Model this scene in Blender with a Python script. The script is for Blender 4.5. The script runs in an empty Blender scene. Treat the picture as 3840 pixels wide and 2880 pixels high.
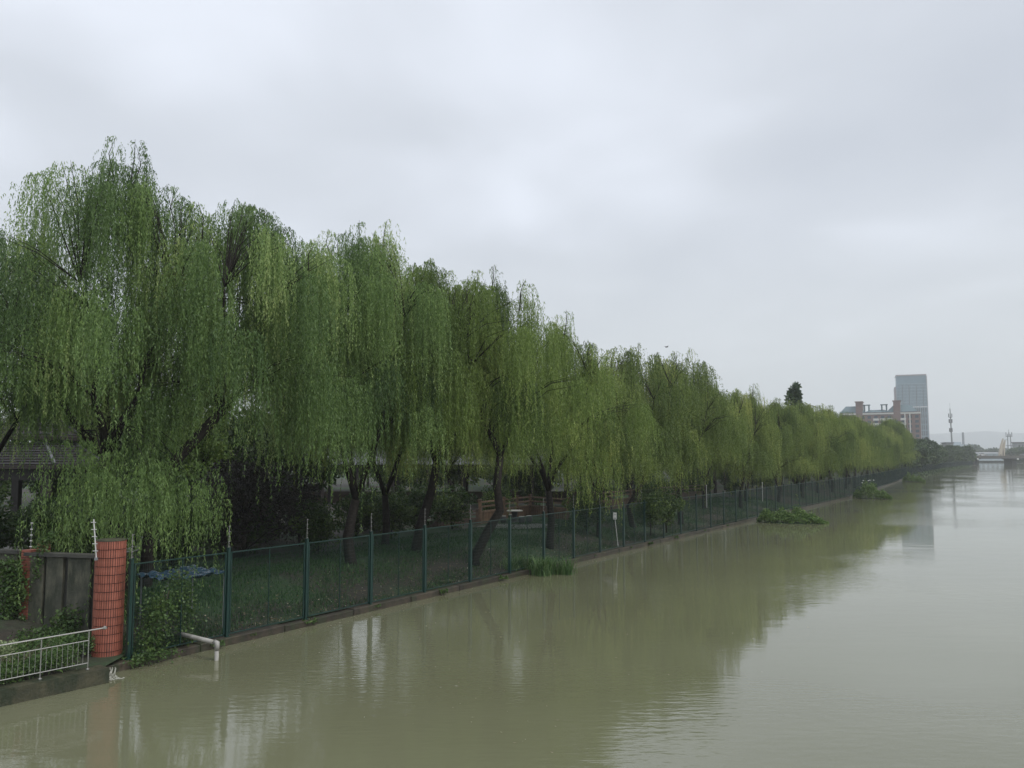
import bpy, math, random
import numpy as np
from mathutils import Vector, Matrix

# ------------------------------------------------------------------ camera, sky, sun, exposure
S = bpy.context.scene
COL = S.collection
F = 3106.0; CAMZ = 5.36; PITCH = math.atan(270 / 3106)
cam_d = bpy.data.cameras.new('camera'); cam_d.sensor_width = 36; cam_d.lens = 36 * F / 3840
cam_d.clip_start = 0.1; cam_d.clip_end = 12000
cam = bpy.data.objects.new('camera', cam_d); COL.objects.link(cam)
cam.location = (0, 0, CAMZ); cam.rotation_euler = (math.radians(90) + PITCH, 0, 0)
S.camera = cam
S.view_settings.view_transform = 'Standard'; S.view_settings.look = 'None'
S.view_settings.exposure = 0.50; S.view_settings.gamma = 1
S.cycles.max_bounces = 6; S.cycles.diffuse_bounces = 3; S.cycles.glossy_bounces = 3
S.cycles.transmission_bounces = 3; S.cycles.transparent_max_bounces = 6; S.cycles.volume_bounces = 2

SUN_EL, SUN_AZ = 52, 120            # elevation, azimuth measured clockwise from +Y
def build_world():
    w = bpy.data.worlds.new('World'); S.world = w; w.use_nodes = True
    nt = w.node_tree; n = nt.nodes; l = nt.links
    for x in list(n): n.remove(x)
    out = n.new('ShaderNodeOutputWorld')
    sky = n.new('ShaderNodeTexSky'); sky.sky_type = 'NISHITA'; sky.sun_disc = False
    sky.sun_elevation = math.radians(SUN_EL); sky.sun_rotation = math.radians(SUN_AZ)
    b1 = n.new('ShaderNodeBackground'); b1.inputs[1].default_value = 0.1
    l.new(sky.outputs[0], b1.inputs[0])
    tc = n.new('ShaderNodeTexCoord')
    sep = n.new('ShaderNodeSeparateXYZ'); l.new(tc.outputs['Generated'], sep.inputs[0])
    def math_(op, a, b=None):
        m = n.new('ShaderNodeMath'); m.operation = op
        for i, v in enumerate((a, b)):
            if v is None: continue
            if isinstance(v, (int, float)): m.inputs[i].default_value = v
            else: l.new(v, m.inputs[i])
        return m.outputs[0]
    # flat cloud deck seen in perspective
    za = math_('ADD', math_('MAXIMUM', sep.outputs[2], 0.0), 0.16)
    px = math_('DIVIDE', sep.outputs[0], za); py = math_('DIVIDE', sep.outputs[1], za)
    cmb = n.new('ShaderNodeCombineXYZ'); l.new(px, cmb.inputs[0]); l.new(py, cmb.inputs[1])
    def noise(scale, detail, rough, dist, off):
        mp = n.new('ShaderNodeMapping'); mp.inputs['Location'].default_value = off
        mp.inputs['Scale'].default_value = (1.0, 0.8, 1)
        l.new(cmb.outputs[0], mp.inputs[0])
        t = n.new('ShaderNodeTexNoise'); t.inputs['Scale'].default_value = scale
        t.inputs['Detail'].default_value = detail; t.inputs['Roughness'].default_value = rough
        t.inputs['Distortion'].default_value = dist
        l.new(mp.outputs[0], t.inputs[0]); return t.outputs[0]
    nA = noise(0.8, 3, 0.42, 0.2, (3.1, 7.4, 0)); nB = noise(2.0, 4, 0.42, 0.3, (1.2, 0.4, 3))
    v = math_('ADD', math_('MULTIPLY', nA, 0.68), math_('MULTIPLY', nB, 0.32))
    # the deck is thinner towards the upper left of the view
    v = math_('ADD', v, math_('MULTIPLY', sep.outputs[0], -0.18))
    v = math_('ADD', v, math_('MULTIPLY', sep.outputs[2], 0.18))
    cr = n.new('ShaderNodeValToRGB'); l.new(v, cr.inputs[0])
    e = cr.color_ramp.elements
    e[0].position = 0.34; e[0].color = (0.405, 0.435, 0.490, 1)
    e[1].position = 0.68; e[1].color = (0.640, 0.675, 0.745, 1)
    m = e.new(0.55); m.color = (0.510, 0.540, 0.592, 1)
    # paler and less blue low down
    low = n.new('ShaderNodeMapRange'); low.inputs['From Min'].default_value = 0.0
    low.inputs['From Max'].default_value = 0.26; l.new(sep.outputs[2], low.inputs[0])
    mx = n.new('ShaderNodeMixRGB'); l.new(low.outputs[0], mx.inputs[0])
    mx.inputs[1].default_value = (0.54, 0.565, 0.575, 1); l.new(cr.outputs[0], mx.inputs[2])
    b2 = n.new('ShaderNodeBackground'); l.new(mx.outputs[0], b2.inputs[0]); b2.inputs[1].default_value = 1.0
    mix = n.new('ShaderNodeMixShader'); mix.inputs[0].default_value = 0.94
    l.new(b1.outputs[0], mix.inputs[1]); l.new(b2.outputs[0], mix.inputs[2]); l.new(mix.outputs[0], out.inputs[0])
build_world()
sun_d = bpy.data.lights.new('sun', 'SUN'); sun_d.energy = 1.5; sun_d.angle = math.radians(30); sun_d.color = (1, 0.97, 0.93)
sun = bpy.data.objects.new('sun', sun_d); COL.objects.link(sun)
_a, _e = math.radians(SUN_AZ), math.radians(SUN_EL)
sun.rotation_euler = Vector((math.sin(_a) * math.cos(_e), math.cos(_a) * math.cos(_e), math.sin(_e))).to_track_quat('Z', 'Y').to_euler()

# ------------------------------------------------------------------ helpers
def at(px, py, z=0.0):
    """ground-plane point under a position of the photograph (3840x2880)"""
    u = (px - 1920) / F; v = (1440 - py) / F
    y = math.cos(PITCH) - math.sin(PITCH) * v; zz = math.sin(PITCH) + math.cos(PITCH) * v
    t = (z - CAMZ) / zz
    return Vector((u * t, y * t, z))
def on(px, py, Y):
    """point at distance Y"""
    u = (px - 1920) / F; v = (1440 - py) / F
    y = math.cos(PITCH) - math.sin(PITCH) * v; zz = math.sin(PITCH) + math.cos(PITCH) * v
    t = Y / y
    return Vector((u * t, Y, CAMZ + zz * t))

def tag(o, label=None, cat=None, group=None, kind=None):
    if label: o['label'] = label
    if cat: o['category'] = cat
    if group: o['group'] = group
    if kind: o['kind'] = kind
    return o
def empty(name, loc=(0, 0, 0), rz=0, **k):
    o = bpy.data.objects.new(name, None); o.empty_display_size = 0.3
    o.location = loc; o.rotation_euler = (0, 0, rz); COL.objects.link(o)
    return tag(o, **k)

class MB:
    """mesh builder: lists of verts/faces, in the thing's own coordinates"""
    def __init__(s): s.v = []; s.f = []
    def add(s, vs, fs):
        b = len(s.v); s.v += [tuple(p) for p in vs]; s.f += [tuple(i + b for i in f) for f in fs]; return s
    def box(s, c, d, rot=None):
        x, y, z = d[0] / 2, d[1] / 2, d[2] / 2
        vs = [Vector(p) for p in ((-x,-y,-z),(x,-y,-z),(x,y,-z),(-x,y,-z),(-x,-y,z),(x,-y,z),(x,y,z),(-x,y,z))]
        if rot is not None: vs = [rot @ p for p in vs]
        c = Vector(c)
        return s.add([p + c for p in vs], [(3,2,1,0),(4,5,6,7),(0,1,5,4),(1,2,6,5),(2,3,7,6),(3,0,4,7)])
    def bar(s, a, b, w, h, up=(0, 0, 1)):
        a, b = Vector(a), Vector(b); d = (b - a); L = d.length
        if L < 1e-6: return s
        d.normalize(); up = Vector(up)
        if abs(d.dot(up)) > 0.98: up = Vector((0, 1, 0))
        sx = d.cross(up).normalized(); sz = sx.cross(d)
        R = Matrix((sx, d, sz)).transposed()
        return s.box((a + b) / 2, (w, L, h), R)
    def tube(s, pts, rad, n=6, caps=True):
        pts = [Vector(p) for p in pts]
        if not hasattr(rad, '__len__'): rad = [rad] * len(pts)
        b = len(s.v); prev = None
        for i, p in enumerate(pts):
            d = (pts[min(i + 1, len(pts) - 1)] - pts[max(i - 1, 0)]).normalized()
            if prev is None:
                r = Vector((1, 0, 0)) if abs(d.x) < 0.9 else Vector((0, 1, 0))
                u = d.cross(r).normalized()
            else:
                u = (prev - d * prev.dot(d)).normalized()
            prev = u; w = d.cross(u)
            for k in range(n):
                a = 2 * math.pi * k / n
                s.v.append(tuple(p + (u * math.cos(a) + w * math.sin(a)) * rad[i]))
        for i in range(len(pts) - 1):
            for k in range(n):
                k2 = (k + 1) % n
                s.f.append((b + i*n + k, b + i*n + k2, b + (i+1)*n + k2, b + (i+1)*n + k))
        if caps:
            s.f.append(tuple(b + k for k in reversed(range(n))))
            s.f.append(tuple(b + (len(pts)-1)*n + k for k in range(n)))
        return s
    def lathe(s, prof, c=(0, 0, 0), n=20):
        b = len(s.v)
        for r, z in prof:
            for k in range(n):
                a = 2 * math.pi * k / n
                s.v.append((c[0] + r*math.cos(a), c[1] + r*math.sin(a), c[2] + z))
        for i in range(len(prof) - 1):
            for k in range(n):
                k2 = (k + 1) % n
                s.f.append((b+i*n+k, b+i*n+k2, b+(i+1)*n+k2, b+(i+1)*n+k))
        s.f.append(tuple(b+k for k in reversed(range(n)))); s.f.append(tuple(b+(len(prof)-1)*n+k for k in range(n)))
        return s
    def mesh(s, name, mat=None, smooth=False):
        me = bpy.data.meshes.new(name); me.from_pydata(s.v, [], s.f); me.update()
        if mat: me.materials.append(mat)
        if smooth: me.polygons.foreach_set('use_smooth', [True] * len(me.polygons))
        return me
    def build(s, name, mat=None, parent=None, smooth=False, loc=(0, 0, 0), rz=0, **k):
        return link(name, s.mesh(name, mat, smooth), parent, loc, rz, **k)
def link(name, me, parent=None, loc=(0, 0, 0), rz=0, **k):
    o = bpy.data.objects.new(name, me); COL.objects.link(o)
    o.location = loc; o.rotation_euler = (0, 0, rz)
    if parent: o.parent = parent
    return tag(o, **k)
def bevel(o, w, seg=2):
    m = o.modifiers.new('bevel', 'BEVEL'); m.width = w; m.segments = seg; m.limit_method = 'ANGLE'; return o

def np_mesh(name, verts, faces_n, mat, tint=None):
    """verts (N,3); each face uses faces_n consecutive verts"""
    N = len(verts); nf = N // faces_n
    me = bpy.data.meshes.new(name)
    me.vertices.add(N); me.vertices.foreach_set('co', np.asarray(verts, dtype=np.float32).ravel())
    me.loops.add(N); me.loops.foreach_set('vertex_index', np.arange(N, dtype=np.int32))
    me.polygons.add(nf); me.polygons.foreach_set('loop_start', np.arange(0, N, faces_n, dtype=np.int32))
    me.polygons.foreach_set('loop_total', np.full(nf, faces_n, dtype=np.int32))
    me.update(calc_edges=True)
    if tint is not None:
        a = me.attributes.new('tint', 'FLOAT', 'FACE'); a.data.foreach_set('value', np.asarray(tint, dtype=np.float32))
    me.materials.append(mat)
    return me

# ------------------------------------------------------------------ materials
def mat(name, col, rough=0.7, metal=0.0, spec=0.5, noise=None, bump=0.0, bscale=20, col2=None, nscale=6, vec='Object', ramp=(0.35, 0.65), detail=6):
    m = bpy.data.materials.new(name); m.use_nodes = True; nt = m.node_tree; n = nt.nodes; l = nt.links
    p = n['Principled BSDF']; p.inputs['Base Color'].default_value = (*col, 1)
    p.inputs['Roughness'].default_value = rough; p.inputs['Metallic'].default_value = metal
    p.inputs['Specular IOR Level'].default_value = spec
    if col2 or bump:
        tc = n.new('ShaderNodeTexCoord')
    if col2:
        t = n.new('ShaderNodeTexNoise'); t.inputs['Scale'].default_value = nscale; t.inputs['Detail'].default_value = detail
        t.inputs['Roughness'].default_value = 0.65
        l.new(tc.outputs[vec], t.inputs[0])
        r = n.new('ShaderNodeValToRGB'); l.new(t.outputs[0], r.inputs[0])
        r.color_ramp.elements[0].position = ramp[0]; r.color_ramp.elements[0].color = (*col, 1)
        r.color_ramp.elements[1].position = ramp[1]; r.color_ramp.elements[1].color = (*col2, 1)
        l.new(r.outputs[0], p.inputs['Base Color'])
    if bump:
        t2 = n.new('ShaderNodeTexNoise'); t2.inputs['Scale'].default_value = bscale; t2.inputs['Detail'].default_value = 5
        l.new(tc.outputs[vec], t2.inputs[0])
        b = n.new('ShaderNodeBump'); b.inputs['Strength'].default_value = bump; b.inputs['Distance'].default_value = 0.03
        l.new(t2.outputs[0], b.inputs['Height']); l.new(b.outputs[0], p.inputs['Normal'])
    return m

def leaf_mat(name, cols, back=(0.12, 0.17, 0.10), trans=0.25, rough=0.45, backmix=0.45):
    """cols: list of (pos, colour) picked by each leaf's own tint; leaf undersides are paler"""
    m = bpy.data.materials.new(name); m.use_nodes = True; nt = m.node_tree; n = nt.nodes; l = nt.links
    p = n['Principled BSDF']; out = n['Material Output']
    at_ = n.new('ShaderNodeAttribute'); at_.attribute_name = 'tint'
    info = n.new('ShaderNodeObjectInfo')
    ad = n.new('ShaderNodeMath'); ad.operation = 'MULTIPLY_ADD'; l.new(info.outputs['Random'], ad.inputs[0])
    ad.inputs[1].default_value = 0.16; l.new(at_.outputs['Fac'], ad.inputs[2])
    r = n.new('ShaderNodeValToRGB'); l.new(ad.outputs[0], r.inputs[0])
    els = r.color_ramp.elements
    els[0].position, els[0].color = cols[0][0], (*cols[0][1], 1)
    els[1].position, els[1].color = cols[-1][0], (*cols[-1][1], 1)
    for ps, c in cols[1:-1]:
        e = els.new(ps); e.color = (*c, 1)
    g = n.new('ShaderNodeNewGeometry')
    mm = n.new('ShaderNodeMath'); mm.operation = 'MULTIPLY'; l.new(g.outputs['Backfacing'], mm.inputs[0]); mm.inputs[1].default_value = backmix
    mx = n.new('ShaderNodeMixRGB'); l.new(mm.outputs[0], mx.inputs[0]); l.new(r.outputs[0], mx.inputs[1]); mx.inputs[2].default_value = (*back, 1)
    l.new(mx.outputs[0], p.inputs['Base Color']); p.inputs['Roughness'].default_value = rough
    p.inputs['Specular IOR Level'].default_value = 0.28
    t = n.new('ShaderNodeBsdfTranslucent'); l.new(mx.outputs[0], t.inputs[0])
    ms = n.new('ShaderNodeMixShader'); ms.inputs[0].default_value = trans
    l.new(p.outputs[0], ms.inputs[1]); l.new(t.outputs[0], ms.inputs[2]); l.new(ms.outputs[0], out.inputs[0])
    return m

M = {}
M['willow'] = leaf_mat('willow_leaf', [(0.0, (0.050, 0.090, 0.024)), (0.4, (0.116, 0.182, 0.040)), (0.75, (0.240, 0.335, 0.080)), (1.1, (0.40, 0.46, 0.14))], back=(0.20, 0.27, 0.09), trans=0.36, backmix=0.3)
M['willow_cool'] = leaf_mat('cool_green_willow_leaf', [(0.0, (0.048, 0.094, 0.030)), (0.4, (0.115, 0.192, 0.052)), (0.75, (0.235, 0.345, 0.100)), (1.1, (0.40, 0.48, 0.18))], back=(0.19, 0.29, 0.13), trans=0.36, backmix=0.3)
M['willow_far'] = leaf_mat('willow_leaf_yellowish', [(0.0, (0.058, 0.098, 0.026)), (0.4, (0.130, 0.192, 0.044)), (0.75, (0.245, 0.315, 0.076)), (1.1, (0.38, 0.42, 0.12))], back=(0.22, 0.28, 0.11), trans=0.36, backmix=0.3)
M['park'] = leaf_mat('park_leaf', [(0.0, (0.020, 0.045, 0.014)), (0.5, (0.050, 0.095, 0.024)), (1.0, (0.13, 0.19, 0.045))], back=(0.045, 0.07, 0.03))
M['camphor'] = leaf_mat('camphor_leaf', [(0.0, (0.028, 0.055, 0.028)), (0.5, (0.050, 0.090, 0.038)), (1.0, (0.11, 0.16, 0.06))], back=(0.07, 0.10, 0.06))
M['bright'] = leaf_mat('fresh_leaf', [(0.0, (0.07, 0.13, 0.03)), (0.5, (0.14, 0.23, 0.045)), (1.0, (0.26, 0.34, 0.08))], back=(0.18, 0.25, 0.08))
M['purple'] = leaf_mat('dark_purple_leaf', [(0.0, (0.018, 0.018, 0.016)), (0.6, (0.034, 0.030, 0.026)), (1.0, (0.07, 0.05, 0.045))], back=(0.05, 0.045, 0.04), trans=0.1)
M['vine'] = leaf_mat('vine_leaf', [(0.0, (0.030, 0.065, 0.020)), (0.5, (0.060, 0.115, 0.030)), (1.0, (0.13, 0.20, 0.05))], back=(0.09, 0.14, 0.06))
M['variegated'] = leaf_mat('variegated_leaf', [(0.0, (0.08, 0.13, 0.04)), (0.5, (0.20, 0.27, 0.12)), (1.0, (0.42, 0.46, 0.26))], back=(0.25, 0.3, 0.16))
M['grass'] = leaf_mat('grass_blade', [(0.0, (0.014, 0.044, 0.014)), (0.5, (0.030, 0.084, 0.022)), (1.0, (0.080, 0.160, 0.042))], back=(0.025, 0.05, 0.018), trans=0.15)
M['reed'] = leaf_mat('reed_blade', [(0.0, (0.045, 0.11, 0.03)), (0.6, (0.09, 0.18, 0.05)), (1.0, (0.28, 0.34, 0.16))], back=(0.10, 0.17, 0.06))
M['weed'] = leaf_mat('water_weed_leaf', [(0.0, (0.040, 0.090, 0.025)), (0.5, (0.105, 0.190, 0.045)), (0.9, (0.23, 0.32, 0.085)), (1.1, (0.28, 0.27, 0.12))], back=(0.13, 0.2, 0.06))
M['litter'] = leaf_mat('fallen_leaf', [(0.0, (0.07, 0.05, 0.03)), (0.6, (0.16, 0.12, 0.06)), (0.9, (0.30, 0.26, 0.16)), (1.1, (0.6, 0.58, 0.5))], back=(0.25, 0.22, 0.16), trans=0.05)
M['bark'] = mat('wet_bark', (0.010, 0.008, 0.007), 0.7, spec=0.2, col2=(0.030, 0.025, 0.020), nscale=9, bump=0.6, bscale=14)
M['twig'] = mat('dry_twig', (0.10, 0.07, 0.045), 0.8)
M['tile'] = mat('red_clay_tile', (0.26, 0.078, 0.052), 0.42, col2=(0.35, 0.12, 0.08), nscale=5, vec='Object', bump=0.15, bscale=40)
M['grout'] = mat('dark_grout', (0.045, 0.020, 0.017), 0.85, col2=(0.03, 0.018, 0.016), nscale=30)
M['concrete'] = mat('stained_concrete', (0.048, 0.050, 0.042), 0.75, col2=(0.165, 0.158, 0.108), nscale=1.4, bump=0.3, bscale=25, ramp=(0.30, 0.72))
M['concrete_dark'] = mat('damp_concrete', (0.035, 0.035, 0.032), 0.6, col2=(0.075, 0.072, 0.06), nscale=2.2, bump=0.3, bscale=25)
M['kerb'] = mat('wet_mossy_kerb', (0.026, 0.022, 0.016), 0.6, col2=(0.070, 0.054, 0.036), nscale=2.6, bump=0.6, bscale=12, vec='Object')
M['kerb_moss'] = mat('mossy_kerb', (0.035, 0.038, 0.022), 0.6, col2=(0.075, 0.070, 0.04), nscale=3, bump=0.6, bscale=12)
M['green_metal'] = mat('dark_green_paint', (0.003, 0.024, 0.019), 0.4, col2=(0.006, 0.038, 0.030), nscale=4)
M['wire'] = mat('green_coated_wire', (0.009, 0.036, 0.031), 0.5)
M['steel'] = mat('stainless_steel', (0.42, 0.415, 0.39), 0.38, metal=0.85)
M['white_metal'] = mat('white_pole_paint', (0.55, 0.55, 0.53), 0.45)
M['insul'] = mat('grey_insulator', (0.22, 0.22, 0.21), 0.4)
M['pvc'] = mat('grey_plastic_pipe', (0.28, 0.27, 0.25), 0.5, col2=(0.38, 0.37, 0.34), nscale=7)
M['tarp'] = mat('blue_tarpaulin', (0.012, 0.028, 0.050), 0.22, col2=(0.025, 0.055, 0.090), nscale=4)
M['wood'] = mat('orange_brown_timber', (0.11, 0.070, 0.044), 0.55, col2=(0.19, 0.12, 0.075), nscale=4)
M['wood_red'] = mat('red_brown_timber', (0.062, 0.042, 0.030), 0.6, col2=(0.105, 0.068, 0.048), nscale=4)
M['darkwood'] = mat('dark_stained_timber', (0.018, 0.014, 0.013), 0.5, col2=(0.035, 0.025, 0.022), nscale=5)
M['slate'] = mat('wet_grey_roof_tile', (0.06, 0.062, 0.068), 0.4, col2=(0.12, 0.125, 0.135), nscale=3)
M['stone'] = mat('pale_stone', (0.34, 0.33, 0.30), 0.5, col2=(0.46, 0.45, 0.41), nscale=3)
M['paving'] = mat('wet_paving', (0.075, 0.075, 0.07), 0.4, col2=(0.12, 0.12, 0.11), nscale=2)
M['white'] = mat('white_paint', (0.78, 0.78, 0.76), 0.4)
M['grey'] = mat('mid_grey_metal', (0.22, 0.23, 0.24), 0.5)
M['dark'] = mat('dark_metal', (0.05, 0.052, 0.055), 0.5)
M['puddle'] = mat('puddle_water', (0.08, 0.08, 0.06), 0.06)

def vary(m, amt, stain=None, sscale=1.5, lo=.45, hi=.62):
    """each piece its own shade, and stains that run across neighbouring pieces"""
    nt = m.node_tree; n = nt.nodes; l = nt.links; p = n['Principled BSDF']; src = p.inputs['Base Color'].links[0].from_socket
    info = n.new('ShaderNodeObjectInfo'); mr = n.new('ShaderNodeMapRange'); mr.inputs['To Min'].default_value = 1 - amt; mr.inputs['To Max'].default_value = 1 + amt
    l.new(info.outputs['Random'], mr.inputs[0]); sc = n.new('ShaderNodeVectorMath'); sc.operation = 'SCALE'; l.new(src, sc.inputs[0]); l.new(mr.outputs[0], sc.inputs['Scale'])
    out = sc.outputs[0]
    if stain:
        g = n.new('ShaderNodeNewGeometry'); mp = n.new('ShaderNodeMapping'); mp.inputs['Scale'].default_value = (1, 1, .35); l.new(g.outputs['Position'], mp.inputs[0])
        t = n.new('ShaderNodeTexNoise'); t.inputs['Scale'].default_value = sscale; t.inputs['Detail'].default_value = 7; t.inputs['Roughness'].default_value = .7; l.new(mp.outputs[0], t.inputs[0])
        r_ = n.new('ShaderNodeMapRange'); r_.inputs['From Min'].default_value = lo; r_.inputs['From Max'].default_value = hi; l.new(t.outputs[0], r_.inputs[0])
        mx = n.new('ShaderNodeMixRGB'); l.new(r_.outputs[0], mx.inputs[0]); l.new(out, mx.inputs[1]); mx.inputs[2].default_value = (*stain, 1); out = mx.outputs[0]
    l.new(out, p.inputs['Base Color'])
vary(M['tile'], .16, (.12, .05, .038), 2.6, .50, .75)
vary(M['concrete'], .18, (.035, .040, .026), 1.6, .46, .62)
vary(M['kerb'], .25, (.030, .036, .016), 2.2, .48, .60)
vary(M['kerb_moss'], .1, (.022, .030, .014), 2.0, .48, .60)
vary(M['wood'], .2, (.06, .045, .03), 2.5, .5, .7); vary(M['wood_red'], .2, (.04, .03, .022), 2.5, .5, .7)
vary(M['pvc'], .05, (.20, .19, .15), 5, .5, .7); vary(M['slate'], .2)

def ground_mat():
    m = bpy.data.materials.new('grassy_earth'); m.use_nodes = True; nt = m.node_tree; n = nt.nodes; l = nt.links
    p = n['Principled BSDF']; p.inputs['Roughness'].default_value = 0.85
    g = n.new('ShaderNodeNewGeometry')
    t = n.new('ShaderNodeTexNoise'); t.inputs['Scale'].default_value = 0.22; t.inputs['Detail'].default_value = 6; l.new(g.outputs['Position'], t.inputs[0])
    r = n.new('ShaderNodeValToRGB'); l.new(t.outputs[0], r.inputs[0])
    r.color_ramp.elements[0].position = 0.46; r.color_ramp.elements[0].color = (0.026, 0.022, 0.015, 1)
    r.color_ramp.elements[1].position = 0.56; r.color_ramp.elements[1].color = (0.018, 0.044, 0.012, 1)
    t2 = n.new('ShaderNodeTexNoise'); t2.inputs['Scale'].default_value = 6; t2.inputs['Detail'].default_value = 8; l.new(g.outputs['Position'], t2.inputs[0])
    mr = n.new('ShaderNodeMapRange'); mr.inputs['To Min'].default_value = 0.5; mr.inputs['To Max'].default_value = 1.7; l.new(t2.outputs[0], mr.inputs[0])
    mx = n.new('ShaderNodeVectorMath'); mx.operation = 'SCALE'; l.new(r.outputs[0], mx.inputs[0]); l.new(mr.outputs[0], mx.inputs['Scale'])
    l.new(mx.outputs[0], p.inputs['Base Color'])
    b = n.new('ShaderNodeBump'); b.inputs['Strength'].default_value = 0.6; b.inputs['Distance'].default_value = 0.08
    l.new(t2.outputs[0], b.inputs['Height']); l.new(b.outputs[0], p.inputs['Normal'])
    return m
M['ground'] = ground_mat()

def water_mat():
    m = bpy.data.materials.new('muddy_water'); m.use_nodes = True; nt = m.node_tree; n = nt.nodes; l = nt.links
    p = n['Principled BSDF']; p.inputs['IOR'].default_value = 1.5
    g = n.new('ShaderNodeNewGeometry')
    def nz(sx, sy, sc, det, rough=0.5):
        mp = n.new('ShaderNodeMapping'); mp.inputs['Scale'].default_value = (sx, sy, 1); mp.inputs['Rotation'].default_value = (0, 0, math.radians(-12))
        l.new(g.outputs['Position'], mp.inputs[0])
        t = n.new('ShaderNodeTexNoise'); t.inputs['Scale'].default_value = sc; t.inputs['Detail'].default_value = det; t.inputs['Roughness'].default_value = rough
        l.new(mp.outputs[0], t.inputs[0]); return t.outputs[0]
    # silt drifting in the water
    c = nz(0.5, 1, 0.10, 4); r = n.new('ShaderNodeValToRGB'); l.new(c, r.inputs[0])
    r.color_ramp.elements[0].position = 0.35; r.color_ramp.elements[0].color = (0.131, 0.134, 0.078, 1)
    r.color_ramp.elements[1].position = 0.65; r.color_ramp.elements[1].color = (0.157, 0.161, 0.098, 1)
    l.new(r.outputs[0], p.inputs['Base Color'])
    # calm and rippled patches
    patch = nz(1, 1, 0.07, 3); pr = n.new('ShaderNodeMapRange'); pr.inputs['From Min'].default_value = 0.42; pr.inputs['From Max'].default_value = 0.62
    pr.inputs['To Min'].default_value = 0.12; pr.inputs['To Max'].default_value = 1.0; l.new(patch, pr.inputs[0])
    fine = nz(0.7, 2.2, 2.6, 3); big = nz(0.6, 1.6, 0.5, 2)
    mul = n.new('ShaderNodeMath'); mul.operation = 'MULTIPLY'; l.new(fine, mul.inputs[0]); l.new(pr.outputs[0], mul.inputs[1])
    ad = n.new('ShaderNodeMath'); ad.operation = 'MULTIPLY_ADD'; l.new(big, ad.inputs[0]); ad.inputs[1].default_value = 0.4; l.new(mul.outputs[0], ad.inputs[2])
    b = n.new('ShaderNodeBump'); b.inputs['Strength'].default_value = 0.20; b.inputs['Distance'].default_value = 0.05
    l.new(ad.outputs[0], b.inputs['Height']); l.new(b.outputs[0], p.inputs['Normal'])
    p.inputs['Roughness'].default_value = 0.04
    return m
M['water'] = water_mat()

# ------------------------------------------------------------------ river line
RIVER = [Vector((-9.78, 21.61, 0)), Vector((45, 110, 0)), Vector((72, 158.5, 0)), Vector((110, 229, 0)), Vector((182, 349, 0)), Vector((262, 472, 0))]
SEG = [(RIVER[i + 1] - RIVER[i]).length for i in range(len(RIVER) - 1)]
TOTAL = sum(SEG)
def bank(s, off=0.0, z=0.0):
    """point s metres along the fence, off metres inland"""
    i = 0; r = s
    while i < len(SEG) - 1 and r > SEG[i]: r -= SEG[i]; i += 1
    d = (RIVER[i + 1] - RIVER[i]).normalized(); nrm = Vector((-d.y, d.x, 0))
    p = RIVER[i] + d * r + nrm * off; p.z = z; return p
def bank_dir(s):
    a, b = bank(s - 0.01), bank(s + 0.01); d = (b - a); return math.atan2(d.y, d.x)
def gz(off):
    """height of the park ground by distance inland"""
    t = min(max((off - 0.2) / 4.5, 0), 1); return 0.22 + 0.72 * (t * t * (3 - 2 * t)) + 0.012 * max(0, min(off, 60) - 5)

# ------------------------------------------------------------------ setting
def sheet(name, rows, m):
    v = []; f = []; w = len(rows[0])
    for r in rows: v += [tuple(p) for p in r]
    for i in range(len(rows) - 1):
        for j in range(w - 1):
            a = i * w + j; f.append((a, a + 1, a + w + 1, a + w))
    me = bpy.data.meshes.new(name); me.from_pydata(v, [], f); me.materials.append(m); me.update()
    me.polygons.foreach_set('use_smooth', [True] * len(me.polygons))
    o = bpy.data.objects.new(name, me); COL.objects.link(o); o['kind'] = 'structure'; return o
BIG = 5000
w_ = MB(); w_.add([(-1700, -600, 0), (5700, -600, 0), (5700, 5100, 0), (-1700, 5100, 0)], [(0, 1, 2, 3)])
w_.build('river_water', M['water'], kind='structure')
offs = [0.12, 0.6, 1.2, 2, 3, 4, 5, 7, 10, 16, 25, 40, 70, 140, 300]
rows = []
ss = [-40, -25, -12, -6, -2] + list(np.arange(0, 60, 2.0)) + list(np.arange(60, TOTAL, 8.0)) + [TOTAL + 20]
rnd = random.Random(5)
for s in ss:
    rows.append([bank(s, o, gz(o) + (rnd.uniform(-.05, .05) if 0.3 < o < 20 else 0)) for o in offs])
sheet('park_ground', rows, M['ground'])
# kerb of the fence: low concrete plinth in cast lengths
kb = empty('river_kerb', (0, 0, 0), kind='structure')
s = -1.0; k = 0
while s < TOTAL:
    L = 3.06 if s < 120 else 12.24
    a, b = bank(s + 0.012, 0, 0), bank(s + L - 0.012, 0, 0)
    h = rnd.uniform(0.19, 0.225)
    o = MB().box((0, 0, 0), ((b - a).length, 0.34, h + 0.9)).build('kerb_stone', M['kerb'], kb, loc=((a.x + b.x) / 2 + rnd.uniform(-.015, .015), (a.y + b.y) / 2, h / 2 - 0.45), rz=bank_dir(s + L / 2))
    if s < 60: bevel(o, 0.025, 2)
    s += L; k += 1

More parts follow.
